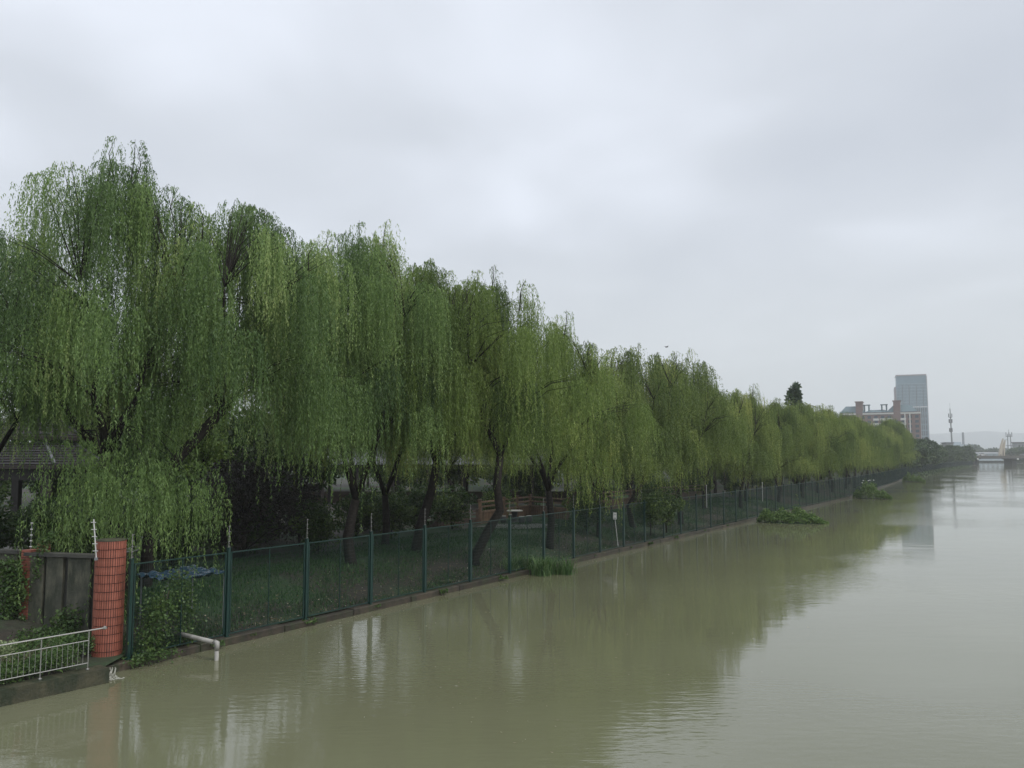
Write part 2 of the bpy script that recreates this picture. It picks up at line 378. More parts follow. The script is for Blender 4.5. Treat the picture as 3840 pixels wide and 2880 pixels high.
# ------------------------------------------------------------------ foliage generators
def tri_leaves(base, d, length, width, rng):
    """one slim triangle per leaf"""
    n = len(base)
    r = rng.normal(size=(n, 3)); side = np.cross(d, r); side /= np.linalg.norm(side, axis=1)[:, None] + 1e-9
    L = length[:, None]; W = width[:, None] * 0.5
    v = np.empty((n, 3, 3), dtype=np.float32)
    v[:, 0] = base - side * W + d * L * 0.25; v[:, 1] = base + side * W + d * L * 0.35; v[:, 2] = base + d * L
    return v.reshape(-1, 3)
def quad_leaves(base, d, length, width, rng):
    n = len(base)
    r = rng.normal(size=(n, 3)); side = np.cross(d, r); side /= np.linalg.norm(side, axis=1)[:, None] + 1e-9
    L = length[:, None]; W = width[:, None] * 0.5
    v = np.empty((n, 4, 3), dtype=np.float32)
    v[:, 0] = base; v[:, 1] = base + d * L * 0.45 - side * W; v[:, 2] = base + d * L; v[:, 3] = base + d * L * 0.5 + side * W
    return v.reshape(-1, 3)
def unit(v): return v / (np.linalg.norm(v, axis=1)[:, None] + 1e-9)

def willow_data(seed, H, R, n_clus, n_str, step, leaf, zmin=4.0, trunk=None, extra=(), wisps=9):
    """leaves (verts, tints) and wood (MB) of one weeping willow standing at the origin"""
    rng = np.random.default_rng(seed); rd = random.Random(seed)
    # uneven outline of the crown
    ph = rng.uniform(0, 6.28, 4); am = rng.uniform(0.05, 0.16, 4)
    def Rr(a): return R * (1 + sum(am[i] * math.sin((i + 2) * a + ph[i]) for i in range(4)))
    clus = []
    def top_at(r): return H - 0.5 - H * 0.27 * (r / R) ** 2.0
    # boughs: mounds of several arching twigs, with gaps between them
    boughs = []; a0_ = rd.uniform(0, 6.28)
    for n_b, r0, r1, dz0, dz1, L0, L1 in ((3, 0.0, 0.25, -0.4, 0.1, 2.8, 4.2), (7, 0.32, 0.62, -0.5, 0.4, 2.8, 4.6), (9, 0.72, 1.0, -0.5, 0.5, 2.4, 4.4),
                                          (6, 0.45, 0.85, 2.4, 3.6, 2.2, 3.6), (9, 0.80, 1.08, 2.2, 3.6, 2.2, 3.8), (4, 0.1, 0.4, 2.5, 4.5, 2, 3), (7, 0.55, 1.0, 4.6, 6.0, 1.8, 3.2)):
        off_ = rd.uniform(0, 6.28)
        for i in range(n_b):
            a = off_ + 6.283 * (i + rd.uniform(-.28, .28)) / n_b; r = rd.uniform(r0, r1) * Rr(a)
            z = top_at(r) - rd.uniform(dz0, dz1)
            if z - 1.3 < zmin: continue
            boughs.append((r * math.cos(a), r * math.sin(a), z, a, min(rd.uniform(L0, L1), z - zmin + rd.uniform(-.8, .6)), rd.uniform(0.55, 0.95), rd.gauss(0.42, 0.21)))
    per = max(3, round(n_clus / 41))
    for (x, y, z, a, L, rad, tn) in boughs:
        for k in range(per + rd.choice((-1, 0, 0, 1))):
            q = 0 if k == 0 else rad * rd.uniform(0.45, 1.0); b = rd.uniform(0, 6.28)
            clus.append((x + q * math.cos(b), y + q * math.sin(b), z - 0.75 * q * q / rad * rd.uniform(.6, 1.3), a + rd.gauss(0, .4), L * rd.uniform(.7, 1.1), rd.uniform(0.24, 0.46), 1.0, tn + rd.gauss(0, .05)))
    for i in range(wisps):                      # thin sprays that stand over the crown
        x, y, z, a, L, rad, tn = rd.choice([b for b in boughs if b[2] > H - H * .33])
        clus.append((x + rd.gauss(0, .3), y + rd.gauss(0, .3), z + rd.uniform(0.2, 0.85), a, rd.uniform(1.2, 2.2), rd.uniform(.16, .32), 0.8, tn + .1))
    for (x, y, z, L, rad) in extra:
        clus.append((x, y, z, math.atan2(y, x), L, rad, 1.2, .5))
    # strands
    O = []; A = []; LL = []; TT = []
    for (x, y, z, a, L, rad, dens, tn) in clus:
        m = max(5, int(n_str * dens * rd.uniform(0.75, 1.25) * (rad / 0.47)))
        q = rng.normal(size=(m, 2)) * rad
        d2 = (q ** 2).sum(1) / rad ** 2
        # longer across the twig than along it
        ca, sa = math.cos(a), math.sin(a)
        qx = q[:, 0] * 1.25; qy = q[:, 1] * 0.85
        O.append(np.stack([x + qx * ca - qy * sa, y + qx * sa + qy * ca, z - 0.30 * rad * d2 * 2.0], 1))
        az = a + rng.normal(size=m) * 0.9; A.append(az)
        LL.append(L * rng.uniform(0.55, 1.12, m)); TT.append(tn + rng.normal(size=m) * 0.11)
    O = np.concatenate(O); A = np.concatenate(A); LL = np.concatenate(LL); TT = np.concatenate(TT)
    n = len(O)
    out = rng.uniform(0.08, 0.38, n); rise = rng.uniform(0.0, 0.22, n); swx = rng.normal(size=n) * .06; swy = rng.normal(size=n) * .06
    cnt = np.maximum(3, (LL / step).astype(int)); idx = np.repeat(np.arange(n), cnt)
    start = np.concatenate([[0], np.cumsum(cnt)[:-1]]); loc = np.arange(len(idx)) - start[idx]
    t = (loc + rng.uniform(0, 1, len(idx))) / cnt[idx]
    l = t * LL[idx]
    drift = out[idx] * (1 - np.exp(-l / 0.45)); up = rise[idx] * np.sin(np.minimum(l / 0.5, 1) * np.pi)
    wob = np.sin(l * 2.2 + A[idx] * 7)
    base = np.stack([O[idx, 0] + np.cos(A[idx]) * drift + wob * swx[idx], O[idx, 1] + np.sin(A[idx]) * drift + wob * swy[idx], O[idx, 2] + up - np.maximum(l - 0.12, 0) ], 1)
    n2 = len(idx); d = rng.normal(size=(n2, 3)) * np.array([.36, .36, .2]); d[:, 2] -= 1.0
    d = unit(d)
    ln = leaf[0] * rng.uniform(0.7, 1.2, n2); wd = leaf[1] * rng.uniform(0.7, 1.25, n2)
    tint = np.clip(TT[idx] + rng.normal(size=n2) * 0.05 + 0.14 * (t > 0.8), 0, 1.05)
    V = tri_leaves(base, d, ln, wd, rng)
    # wood
    wood = MB()
    tr = trunk or [(0, 0, 0), (rd.uniform(-.25, .25), rd.uniform(-.25, .25), 1.3), (rd.uniform(-.5, .5), rd.uniform(-.5, .5), 2.8)]
    tr = [Vector(p) for p in tr]
    tr = [tr[0] + Vector((0, 0, -0.5))] + tr
    rb = 0.205 * H / 14
    m_ = len(tr)
    wood.tube(tr, [rb * 1.35] + [rb * (1.2 - 0.32 * i / (m_ - 2)) for i in range(m_ - 1)], 8)
    fork = tr[-1]; limbs = []
    nl = rd.choice([3, 4, 4, 5]); a0 = rd.uniform(0, 6.28)
    for i in range(nl):
        a = a0 + i * 6.283 / nl + rd.uniform(-.4, .4); rr = R * rd.uniform(0.35, 0.62); zt = H * rd.uniform(0.60, 0.74)
        pts = []
        for k in range(7):
            t_ = k / 6; rad_ = rr * (t_ ** 0.8)
            pts.append(fork + Vector((math.cos(a) * rad_ + rd.gauss(0, .10) * (k > 0), math.sin(a) * rad_ + rd.gauss(0, .10) * (k > 0), (zt - fork.z) * (t_ ** 0.95))))
        wood.tube(pts, [rb * 0.62 * (1 - 0.84 * k / 6) for k in range(7)], 6)
        limbs.append(pts)
    allp = [p for L_ in limbs for p in L_[1:]]
    for j, (x, y, z, a, L, rad, dens, tn) in enumerate(clus):
        tgt = Vector((x, y, z + 0.05)); best = min(allp, key=lambda p: (p - tgt).length + max(0, p.z - z + 0.8) * 3)
        if dens < 1: best = Vector((x * .9, y * .9, z - 1.3))
        mid = best.lerp(tgt, 0.5) + Vector((rd.gauss(0, .12), rd.gauss(0, .12), 0.10 * (tgt - best).length))
        wood.tube([best, mid, tgt], [0.028, 0.016, 0.005], 4, caps=False)
    return V, tint, wood

def blob_data(seed, H, R, trunk_h, n_blob, n_leaf, leaf, squash=0.75, droop=0.1):
    """broad-leaved tree or shrub: leaf clumps through the crown's volume"""
    rng = np.random.default_rng(seed); rd = random.Random(seed); B = []
    cz = trunk_h + (H - trunk_h) * 0.5; hz = (H - trunk_h) * 0.5
    for i in range(n_blob):
        u = rng.normal(size=3); u /= np.linalg.norm(u); q = rd.uniform(0.35, 0.95)
        B.append((u[0] * R * q, u[1] * R * q, cz + u[2] * hz * q, R * rd.uniform(0.20, 0.42), rd.gauss(0.42, 0.2)))
    base = []; tint = []; dd = []
    for (x, y, z, r, tn) in B:
        u = unit(rng.normal(size=(n_leaf, 3))); q = rng.uniform(0.5, 1.0, n_leaf) ** 0.5
        p = u * (q * r)[:, None]; p[:, 2] *= squash
        base.append(p + np.array([x, y, z])); tint.append(np.clip(tn + rng.normal(size=n_leaf) * 0.15, 0, 1))
        d_ = u + rng.normal(size=(n_leaf, 3)) * 0.7; d_[:, 2] -= droop; dd.append(unit(d_))
    base = np.concatenate(base); tint = np.concatenate(tint); dd = np.concatenate(dd); n = len(base)
    V = quad_leaves(base, dd, leaf[0] * rng.uniform(.6, 1.3, n), leaf[1] * rng.uniform(.6, 1.3, n), rng)
    wood = MB()
    tz = trunk_h + hz * 0.6
    wood.tube([(0, 0, -0.4), (rd.uniform(-.1, .1), rd.uniform(-.1, .1), tz * 0.5), (rd.uniform(-.2, .2), rd.uniform(-.2, .2), tz)], [H * .022, H * .017, H * .010], 6)
    for (x, y, z, r, tn) in B[:min(n_blob, 26)]:
        s_ = Vector((0, 0, min(tz, max(trunk_h * 0.8, z - 0.6 * math.hypot(x, y))))); e_ = Vector((x, y, z))
        wood.tube([s_, s_.lerp(e_, 0.5) + Vector((0, 0, 0.1 * R)), e_], [H * .008, H * .005, H * .002], 4, caps=False)
    return V, tint, wood

def plant(name, loc, V, fn, tint, lm, wood=None, wm=None, rz=0, parts=('crown', 'trunk'), **k):
    e = empty(name, loc, rz, **k)
    link(parts[0], np_mesh(parts[0], V, fn, lm, tint), e)
    if wood and wood.v: link(parts[1], wood.mesh(parts[1], wm or M['bark'], True), e)
    return e
def copy_thing(src, loc, rz=0, sc=1.0, label=None, group=None, lmat=None):
    c = src.copy(); COL.objects.link(c); c.location = loc; c.rotation_euler = (0, 0, rz); c.scale = (sc,) * 3 if not hasattr(sc, '__len__') else sc
    if label: c['label'] = label
    if group: c['group'] = group
    for ch in src.children:
        d = ch.copy(); COL.objects.link(d); d.parent = c
        for g in ch.children:
            h_ = g.copy(); COL.objects.link(h_); h_.parent = d
    return c

# ------------------------------------------------------------------ willows along the river
GW = 'weeping willows along the river fence'
near = [   # x, y, H, R, seed, label, trunk, extra, zmin
 (-19.3, 28.5, 13.4, 4.4, 11, 'willow cut off by the left edge, over the dark pavilion', None, [], 5.6),
 (-13.5, 27.3, 14.7, 4.7, 12, 'tallest weeping willow, hanging over the round red tiled pillar', [(0.9, 0.2, 0), (0.6, 0.1, 1.6), (0.3, 0.1, 2.9), (0.1, 0.1, 4.6)],
    [(0.3, -2.2, 5.2, 2.4, .7), (1.3, -2.6, 4.7, 2.0, .7), (2.4, -2.3, 4.6, 2.1, .7), (3.2, -1.9, 4.4, 1.9, .6), (2.0, -1.6, 5.0, 2.2, .7), (0.7, -1.4, 5.2, 2.0, .6), (3.7, -1.3, 4.4, 1.6, .5), (1.6, -3.0, 4.2, 1.8, .5), (2.8, -2.9, 4.3, 1.7, .5), (3.9, -2.4, 3.9, 1.2, .4)], 6.4),
 (-9.7, 29.6, 14.0, 4.2, 13, 'second tall willow whose thick trunk leans right over the dark purple shrub', [(-2.6, -1.4, 0), (-2.5, -1.4, 1.6), (-2.4, -1.2, 3.2), (-2.0, -1.0, 4.3), (-0.5, -.5, 6.2)], [], 5.4),
 (-6.6, 34.6, 14.3, 4.0, 14, 'willow with two separate rounded tops and a steep right side, before the open row', None, [], 5.5),
 (-4.5, 38.9, 14.2, 4.2, 15, 'willow with a forked dark trunk rising behind the fence, left of the leaning one', [(0, 0, 0), (0.25, 0, 1.4), (0.75, 0.0, 3.0), (0.95, 0.1, 4.2)], [], 5.8),
 (-1.7, 38.2, 13.2, 4.2, 16, 'willow on a kinked trunk leaning right, left of the round stone table', [(0, 0, 0), (0.6, 0.1, 1.2), (1.15, 0.1, 2.1), (1.0, 0.1, 3.2), (1.15, 0.2, 4.6)], [], 5.5),
 (2.0, 44.5, 12.3, 4.1, 17, 'willow trailing low over the timber deck railing beside the stone table', None, [(2.2, -1.2, 6.0, 3.6, .5), (2.6, -0.6, 5.6, 2.9, .5), (1.2, -2.0, 6.2, 2.8, .5)], 5.3),
]
for i, (x, y, H, R, sd, lb, tk, ex, zm) in enumerate(near):
    V, t, w = willow_data(sd, H, R, 172, 44, 0.052, (0.155, 0.034), zmin=zm, trunk=tk, extra=ex)
    plant('willow_tree', (x, y, 0.75 if i else 0.9), V, 3, t, M['willow_cool' if i < 4 else 'willow'], w, label=lb, cat='tree', group=GW)
mids = []
for k in range(4):
    V, t, w = willow_data(30 + k, 12.4, 4.0, 172, 30, 0.070, (0.175, 0.050), zmin=(4.5, 3.6, 4.9, 4.0)[k])
    mids.append((np_mesh('crown', V, 3, M['willow_far'], t), w.mesh('trunk', M['bark'], True)))
def mid_willow(k, loc, rz, sc, label):
    e = empty('willow_tree', loc, rz, label=label, cat='tree', group=GW); e.scale = (sc, sc, sc)
    link('crown', mids[k][0], e); link('trunk', mids[k][1], e); return e
rr = random.Random(77)
mid_willow(2, (-6.3, 41.5, .7), .8, .97, 'slimmer willow with several stems just left of the forked trunk')
mid_willow(0, (5.2, 50.0, .7), 1.0, .82, 'willow behind the white notice post, first tree past the low trailing willow')
mid_willow(1, (8.0, 55.6, .7), 2.4, 1.0, 'rounded willow after the gap in the treeline, left of the white lamp post')
mid_willow(2, (12.2, 60.5, .7), 4.0, 1.0, 'willow right of the white lamp post with its trunk behind the fence')
s = 49.5 + 6
j = 0
while s < 205:
    off = 3.0 + rr.uniform(-1, 1.2); p = bank(s, off, 0.7)
    lb = 'yellowish green weeping willow in the far part of the riverside row'
    if j == 0: lb = 'willow behind the leafy floating island nearest the camera'
    if j == 13: lb = 'willow hanging over the fence behind the middle floating island'
    mid_willow(rr.randrange(4), p, rr.uniform(0, 6.28), rr.uniform(0.88, 1.02) * (1.0 if s < 62 else .93 if s < 180 else 1.13), lb)
    s += rr.uniform(5.4, 6.8); j += 1
# second row, deeper in the park
s = 34
while s < 190:
    p = bank(s, rr.uniform(11, 15), 1.0)
    if p.x / p.y > -0.45:
        mid_willow(rr.randrange(4), p, rr.uniform(0, 6.28), rr.uniform(0.86, 1.0), 'weeping willow in the second row, half hidden behind the riverside willows')
    s += rr.uniform(8, 11)

# park trees behind
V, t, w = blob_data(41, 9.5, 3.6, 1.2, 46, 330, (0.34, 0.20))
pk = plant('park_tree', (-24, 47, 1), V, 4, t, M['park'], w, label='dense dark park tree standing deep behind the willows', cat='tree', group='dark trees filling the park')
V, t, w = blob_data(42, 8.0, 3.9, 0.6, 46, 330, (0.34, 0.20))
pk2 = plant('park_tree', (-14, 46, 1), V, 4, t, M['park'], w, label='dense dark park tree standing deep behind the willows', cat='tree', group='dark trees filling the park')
s = -8
while s < 330:
    for lo, hi in ((19, 26), (29, 38), (44, 54)):
        if lo > 30 and s > 150: continue
        p = bank(s + rr.uniform(-3, 3), rr.uniform(lo, hi), 1.1)
        if p.y < 24 or (abs(p.x + 24) < 6 and p.y < 48) or p.x / p.y < -0.85: continue
        if -17 < p.x < 8 and 42 < p.y < 74: continue
        copy_thing(rr.choice([pk, pk2]), p, rr.uniform(0, 6.28), rr.uniform(0.55, 0.85) if s < 50 else rr.uniform(.75, 1.1))
    s += 6.5 if s < 100 else 10
# light green young tree seen between the hanging branches
V, t, w = blob_data(45, 8.6, 1.7, 2.6, 30, 170, (0.17, 0.10))
p = on(760, 1700, 40)
plant('young_tree', (p.x, p.y, 1.0), V, 4, t, M['bright'], w, label='slender bright yellow-green tree glimpsed between the willow branches', cat='tree')
# dark purple shrubs behind the fence
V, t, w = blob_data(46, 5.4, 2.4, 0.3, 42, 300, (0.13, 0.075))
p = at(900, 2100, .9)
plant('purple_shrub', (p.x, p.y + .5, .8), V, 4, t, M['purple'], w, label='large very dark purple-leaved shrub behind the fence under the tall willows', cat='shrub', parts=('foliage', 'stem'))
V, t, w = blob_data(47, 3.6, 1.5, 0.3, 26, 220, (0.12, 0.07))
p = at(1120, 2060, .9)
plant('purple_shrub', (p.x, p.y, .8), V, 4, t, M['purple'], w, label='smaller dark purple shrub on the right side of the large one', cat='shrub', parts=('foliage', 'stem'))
# green shrubs under the willows
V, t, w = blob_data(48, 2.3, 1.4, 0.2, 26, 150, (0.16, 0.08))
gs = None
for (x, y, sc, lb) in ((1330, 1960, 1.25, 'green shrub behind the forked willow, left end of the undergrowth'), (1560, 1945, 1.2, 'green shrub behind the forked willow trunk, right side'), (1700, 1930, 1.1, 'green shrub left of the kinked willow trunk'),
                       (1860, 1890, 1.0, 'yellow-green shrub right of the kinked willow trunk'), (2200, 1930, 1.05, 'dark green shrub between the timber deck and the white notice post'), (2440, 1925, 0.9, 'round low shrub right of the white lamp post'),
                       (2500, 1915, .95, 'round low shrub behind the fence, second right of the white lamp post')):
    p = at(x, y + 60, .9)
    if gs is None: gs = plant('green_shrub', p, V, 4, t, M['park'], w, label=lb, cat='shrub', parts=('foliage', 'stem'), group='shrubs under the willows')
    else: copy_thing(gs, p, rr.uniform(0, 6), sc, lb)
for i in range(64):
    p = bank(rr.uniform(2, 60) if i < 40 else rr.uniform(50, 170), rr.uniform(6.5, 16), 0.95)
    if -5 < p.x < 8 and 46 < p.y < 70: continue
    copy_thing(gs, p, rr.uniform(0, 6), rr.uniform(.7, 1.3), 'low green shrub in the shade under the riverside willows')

# camphor trees further along
V, t, w = blob_data(51, 11.0, 5.0, 1.6, 60, 150, (0.8, 0.5))
cm = plant('camphor_tree', bank(212, 4, .8), V, 4, t, M['camphor'], w, label='dark rounded evergreen in the far riverside row before the bridge', cat='tree', group='dark evergreens before the bridge')
V, t, w = blob_data(52, 14.0, 2.2, 1.6, 40, 120, (0.8, 0.4))
cn = plant('conifer_tree', bank(222, 12, .8), V, 4, t, M['camphor'], w, label='pointed dark conifer rising over the rounded evergreens before the bridge', cat='tree', group='conifers before the bridge')
s = 219
while s < TOTAL + 24:
    copy_thing(cm, bank(s, rr.uniform(2, 6), .6), rr.uniform(0, 6), rr.uniform(.72, .98) * (0.9 if s > 380 else 1))
    copy_thing(cm, bank(s, rr.uniform(12, 20), .8), rr.uniform(0, 6), rr.uniform(.9, 1.12) * (0.85 if s > 380 else 1))
    if rr.random() < .35 and s < 400: copy_thing(cn, bank(s, rr.uniform(8, 16), .8), rr.uniform(0, 6), rr.uniform(.8, 1.0))
    s += rr.uniform(7, 10)
# tall dark tree rising over the willows
V, t, w = blob_data(53, 16.3, 1.6, 8, 26, 110, (0.5, 0.26))
p = on(2975, 1500, 128)
plant('tall_tree', (p.x, 128, 1), V, 4, t, M['camphor'], w, label='single dark narrow treetop poking above the willow row left of the buildings', cat='tree')

# ------------------------------------------------------------------ the river fence
fence = empty('mesh_fence', bank(0), label='long dark green wire mesh fence standing on the river kerb', cat='fence')
f0 = bank(0)
BAY = 3.06; nb = int(TOTAL / BAY) - 1
post_me = MB().box((0, 0, 1.25), (0.085, 0.085, 2.5)).box((0, 0, 2.515), (0.10, 0.10, 0.03)).box((0, 0, .012), (0.16, 0.16, .02)).mesh('post', M['green_metal'])
def panel_mesh(L, wr, sx, sz):
    frame = MB()
    for x in (0.10, L - 0.10): frame.box((x, 0, 1.22), (0.035, 0.03, 2.30))
    frame.box((L / 2, 0, 2.385), (L - 0.165, 0.03, 0.032)); frame.box((L / 2, 0, 0.085), (L - 0.165, 0.03, 0.032))
    frame.box((L / 2, 0, 1.235), (0.022, 0.026, 2.262))
    wm = MB(); n = int((L - .24) / sx)
    for i in range(n):
        x = .12 + (i + .5) * (L - .24) / n; wm.box((x, 0.004, 1.235), (wr, wr, 2.26))
    for i in range(int(2.2 / sz)):
        wm.box((L / 2, -0.003, 0.16 + i * sz), (L - .24, wr * .8, wr * .8))
    return frame.mesh('panel_frame', M['green_metal']), wm.mesh('wire_mesh', M['wire'])
fr_me, wi_me = panel_mesh(BAY, 0.0042, 0.062, 0.12)
for i in range(nb + 1):
    p = bank(i * BAY) - f0; a = bank_dir(i * BAY + .5)
    link('post', post_me, fence, (p.x, p.y, 0.2), a)
    if i < nb:
        q = bank((i + 1) * BAY) - f0; a = math.atan2(q.y - p.y, q.x - p.x)
        link('panel_frame', fr_me, fence, (p.x, p.y, 0.2), a); link('wire_mesh', wi_me, fence, (p.x, p.y, 0.2), a)
# white electric-wire poles on the posts
pole_me = MB().tube([(0, 0, 0), (0, 0, 0.66)], 0.009, 6).mesh('insulator_pole', M['insul'])
ins_me = MB().tube([(-.02, 0, 0), (.045, 0, 0)], 0.010, 6).mesh('insulator', M['insul'])
pole_at = list(range(0, 10)) + list(range(10, 150, 4))
for i in pole_at:
    p = bank(i * BAY) - f0
    pl = link('insulator_pole', pole_me, fence, (p.x, p.y, 2.7), bank_dir(i * BAY + .5))
    if i < 10:
        for z in (0.06, 0.20, 0.34, 0.48, 0.63): link('insulator', ins_me, pl, (0, 0, z))
for z in (0.06, 0.20, 0.34, 0.48, 0.63):
    pts = []
    for i in range(0, 60):
        p = bank(i * BAY) - f0
        pts.append((p.x + 0.02, p.y - .03, 2.7 + z))
        if i < 12:
            q = bank((i + .5) * BAY) - f0; pts.append((q.x + .02, q.y - .03, 2.7 + z - rr.uniform(.0, .05)))
    MB().tube(pts, 0.0014, 3, caps=False).build('electric_wire', M['dark'], fence)

# ------------------------------------------------------------------ round tiled pillar
PC = at(404, 2472, 0.24) + Vector((0.05, 0.30, 0)); PC.z = 0.2; PC.x = -0.4835 * PC.y / 1.012
PR = 0.365; PH = 2.98
pil = empty('tiled_pillar', PC, label='round pillar clad in upright red clay tiles at the near end of the fence', cat='pillar')
MB().lathe([(PR - .016, -.4), (PR - .016, PH)], n=48).build('core', M['grout'], pil)
MB().lathe([(PR - .004, 0), (PR - .01, 0.03), (0.05, 0.05)], n=32).build('cap', M['kerb_moss'], pil, loc=(0, 0, PH))
nrow, ncol = 14, 40; th = PH / nrow; da = 2 * math.pi / ncol
def tile_mesh(da_, g=0.27, gz_=0.009):
    vs = []; fs = []
    for k in range(3):
        a = -da_ / 2 * (1 - g) + da_ * (1 - g) * k / 2
        for r in (PR - .017, PR):
            for z in (gz_, th - gz_): vs.append((r * math.cos(a), r * math.sin(a), z))
    for k in range(2):
        b = k * 4
        fs += [(b + 2, b + 6, b + 7, b + 3), (b + 1, b + 3, b + 7, b + 5), (b, b + 4, b + 6, b + 2)]
    fs += [(0, 2, 3, 1), (8, 9, 11, 10)]
    return vs, fs
tv, tf = tile_mesh(da)
tmes = MB().add(tv, tf).mesh('tile', M['tile'])
view_a = math.atan2(-PC.y, -PC.x)
back = MB(); trnd = random.Random(3)
for r in range(nrow):
    for c in range(ncol):
        a = view_a + (c - ncol / 2 + .5) * da
        if abs(c - ncol / 2 + .5) < 10.1:
            o = link('tile', tmes, pil, (0, 0, r * th), a + trnd.uniform(-.004, .004)); o.scale = (1 + trnd.uniform(-.006, .006), 1 + trnd.uniform(-.006, .006), 1)
        else:
            R_ = Matrix.Rotation(a, 3, 'Z'); back.add([R_ @ Vector(v) + Vector((0, 0, r * th)) for v in tv], tf)
back.build('tile_cladding', M['tile'], pil, kind='stuff')
# leaning electric pole fixed on the pillar
ep = empty('electric_pole', PC + Vector((-0.18, -0.36, 2.55)), label='white leaning pole with wire insulators fixed to the round red pillar', cat='pole')
ex = MB(); ex.tube([(0, -.02, 0), (-0.11, -0.02, 1.0)], 0.017, 8); ex.build('pole', M['white_metal'], ep)
MB().box((0, -.03, 0), (.07, .05, .07)).build('bracket', M['grey'], ep)
for z in (.2, .38, .56, .74, .92):
    MB().tube([(-.11 * z - .07, -.03, z), (-.11 * z + .06, -.03, z)], .010, 6).build('insulator', M['white_metal'], ep)

# ------------------------------------------------------------------ concrete wall with brick pillar
TP = at(112, 2400, .4); TP = Vector((-13.42, 23.4, 0.3))
A = Vector((-10.5, 22.7, 0)); B = TP.copy(); B.z = 0
d = (B - A).normalized(); LW = (B - A).length; ang = math.atan2(d.y, d.x)
# the wall turns from the pillar inland, seen from its river face
wall = empty('concrete_wall', (A.x, A.y, 0.25), ang, label='stained concrete garden wall between the round red pillar and the thin brick one', cat='wall')
nr = Vector((-d.y, d.x, 0))
side = 1 if (nr.dot(-A) > 0) else -1      # local +y faces the camera?
MB().box((LW / 2, 0, 1.15), (LW, 0.10, 2.4)).build('wall_core', M['concrete_dark'], wall)
for (xa, xb, za) in ((0.1, 0.78, .3), (0.90, 1.62, .3), (1.78, 2.32, .3), (2.42, 3.0, .3)):
    o = MB().box(((xa + xb) / 2, side * .10, 0.35 + 1.0), (xb - xa, 0.10, 2.0)).build('wall_panel', M['concrete'], wall); bevel(o, .012)
MB().box((LW / 2, side * .09, 2.41), (LW, 0.30, 0.09)).build('coping', M['concrete_dark'], wall)
MB().box((LW / 2, side * .085, .17), (LW, 0.12, 0.34)).build('plinth', M['concrete_dark'], wall)
# thin brick pillar, courses of narrow bricks
bp = empty('brick_pillar', TP, ang, label='thin square pillar of narrow red bricks overgrown with creeper', cat='pillar')
MB().box((0, 0, 1.22), (.29, .29, 2.46)).build('core', M['grout'], bp)
brk = MB().box((0, 0, 0), (.152, .31, .058)).mesh('brick', M['tile'])
brk2 = MB().box((0, 0, 0), (.31, .31, .058)).mesh('brick', M['tile'])
for r in range(35):
    z = .036 + r * .0705
    if r % 2:
        for sx in (-1, 1): link('brick', brk, bp, (sx * .079, 0, z))
    else: link('brick', brk2, bp, (0, 0, z))
b2 = empty('brick_pillar', Vector((-14.5, 26, 0.1)), ang, label='short top of a red brick pillar showing behind the concrete wall', cat='pillar')
MB().box((0, 0, 1.3), (.24, .24, 2.6)).build('core', M['grout'], b2)
brk3 = MB().box((0, 0, 0), (.26, .26, .058)).mesh('brick', M['tile'])
for r in range(37): link('brick', brk3, b2, (0, 0, .036 + r * .0705))
# wall beyond the brick pillar, off to the left
wl = empty('concrete_wall', TP, ang, label='mossy concrete wall left of the thin brick pillar, at the picture edge', cat='wall')
MB().box((3.3, 0, 1.15), (6.2, .1, 2.4)).build('wall_core', M['concrete_dark'], wl)
for i in range(4):
    MB().box((.25 + .75 + i * 1.55, side * .085, 1.35), (1.36, .06, 2.0)).build('wall_panel', M['concrete'], wl)
MB().box((3.3, side * .09, 2.41), (6.2, .30, .09)).build('coping', M['concrete_dark'], wl)
ip = empty('electric_pole', TP + Vector((0, 0, 2.46)), label='thin pole with white insulators on top of the thin brick pillar', cat='pole')
MB().tube([(0, 0, 0), (0, 0, .75)], .008, 6).build('pole', M['grey'], ip)
for z in (.08, .24, .40, .56, .73): MB().tube([(-.03, 0, z), (.03, 0, z)], .017, 6).build('insulator', M['white_metal'], ip)

# ------------------------------------------------------------------ stainless railing and its kerb
R0 = at(328, 2509, .36); R1 = at(149, 2546, .36); rd_ = (R1 - R0).normalized(); ra = math.atan2(rd_.y, rd_.x)
kl = empty('railing_kerb', (R0.x, R0.y, 0), ra, kind='structure')
MB().box((3.6, 0.02, -0.1), (8.0, .46, .9)).build('kerb_stone', M['kerb_moss'], kl)
inw = 1 if Vector((-rd_.y, rd_.x, 0)).dot(Vector((-1, 1, 0))) > 0 else -1
gl = MB(); p0 = R0 - rd_ * 0.5; n_ = Vector((-rd_.y, rd_.x, 0)) * inw
pts = [p0 + n_ * .15, R0 + rd_ * 8 + n_ * .15, R0 + rd_ * 8 + n_ * 6, p0 + Vector((-0.3, 4.2, 0))]
gl.add([(p.x, p.y, .30) for p in pts], [(0, 1, 2, 3)] if inw < 0 else [(0, 1, 2, 3)]); gl.build('planting_bed', M['ground'], kind='structure')
rl = empty('steel_railing', R0, ra, label='stainless steel railing with thin upright bars in front of the hedge', cat='railing')
SP = (R1 - R0).length
for i in range(6): MB().tube([(i * SP, 0, 0), (i * SP, 0, .87)], .015, 8).build('post', M['steel'], rl); MB().lathe([(.045, 0), (.04, .015), (.02, .02)], (i * SP, 0, 0), 12).build('base_plate', M['steel'], rl)
MB().tube([(-0.34, -.03 * inw, .895), (5.2 * SP, 0, .895)], .019, 8).build('top_rail', M['steel'], rl)
MB().lathe([(.0, -.05), (.05, -.02), (.05, .02), (.0, .05)], (0, 0, 0), 12).build('flange', M['steel'], rl, loc=(-.36, -.03 * inw, .895))
MB().tube([(0, 0, .66), (5.2 * SP, 0, .66)], .013, 8).build('middle_rail', M['steel'], rl)
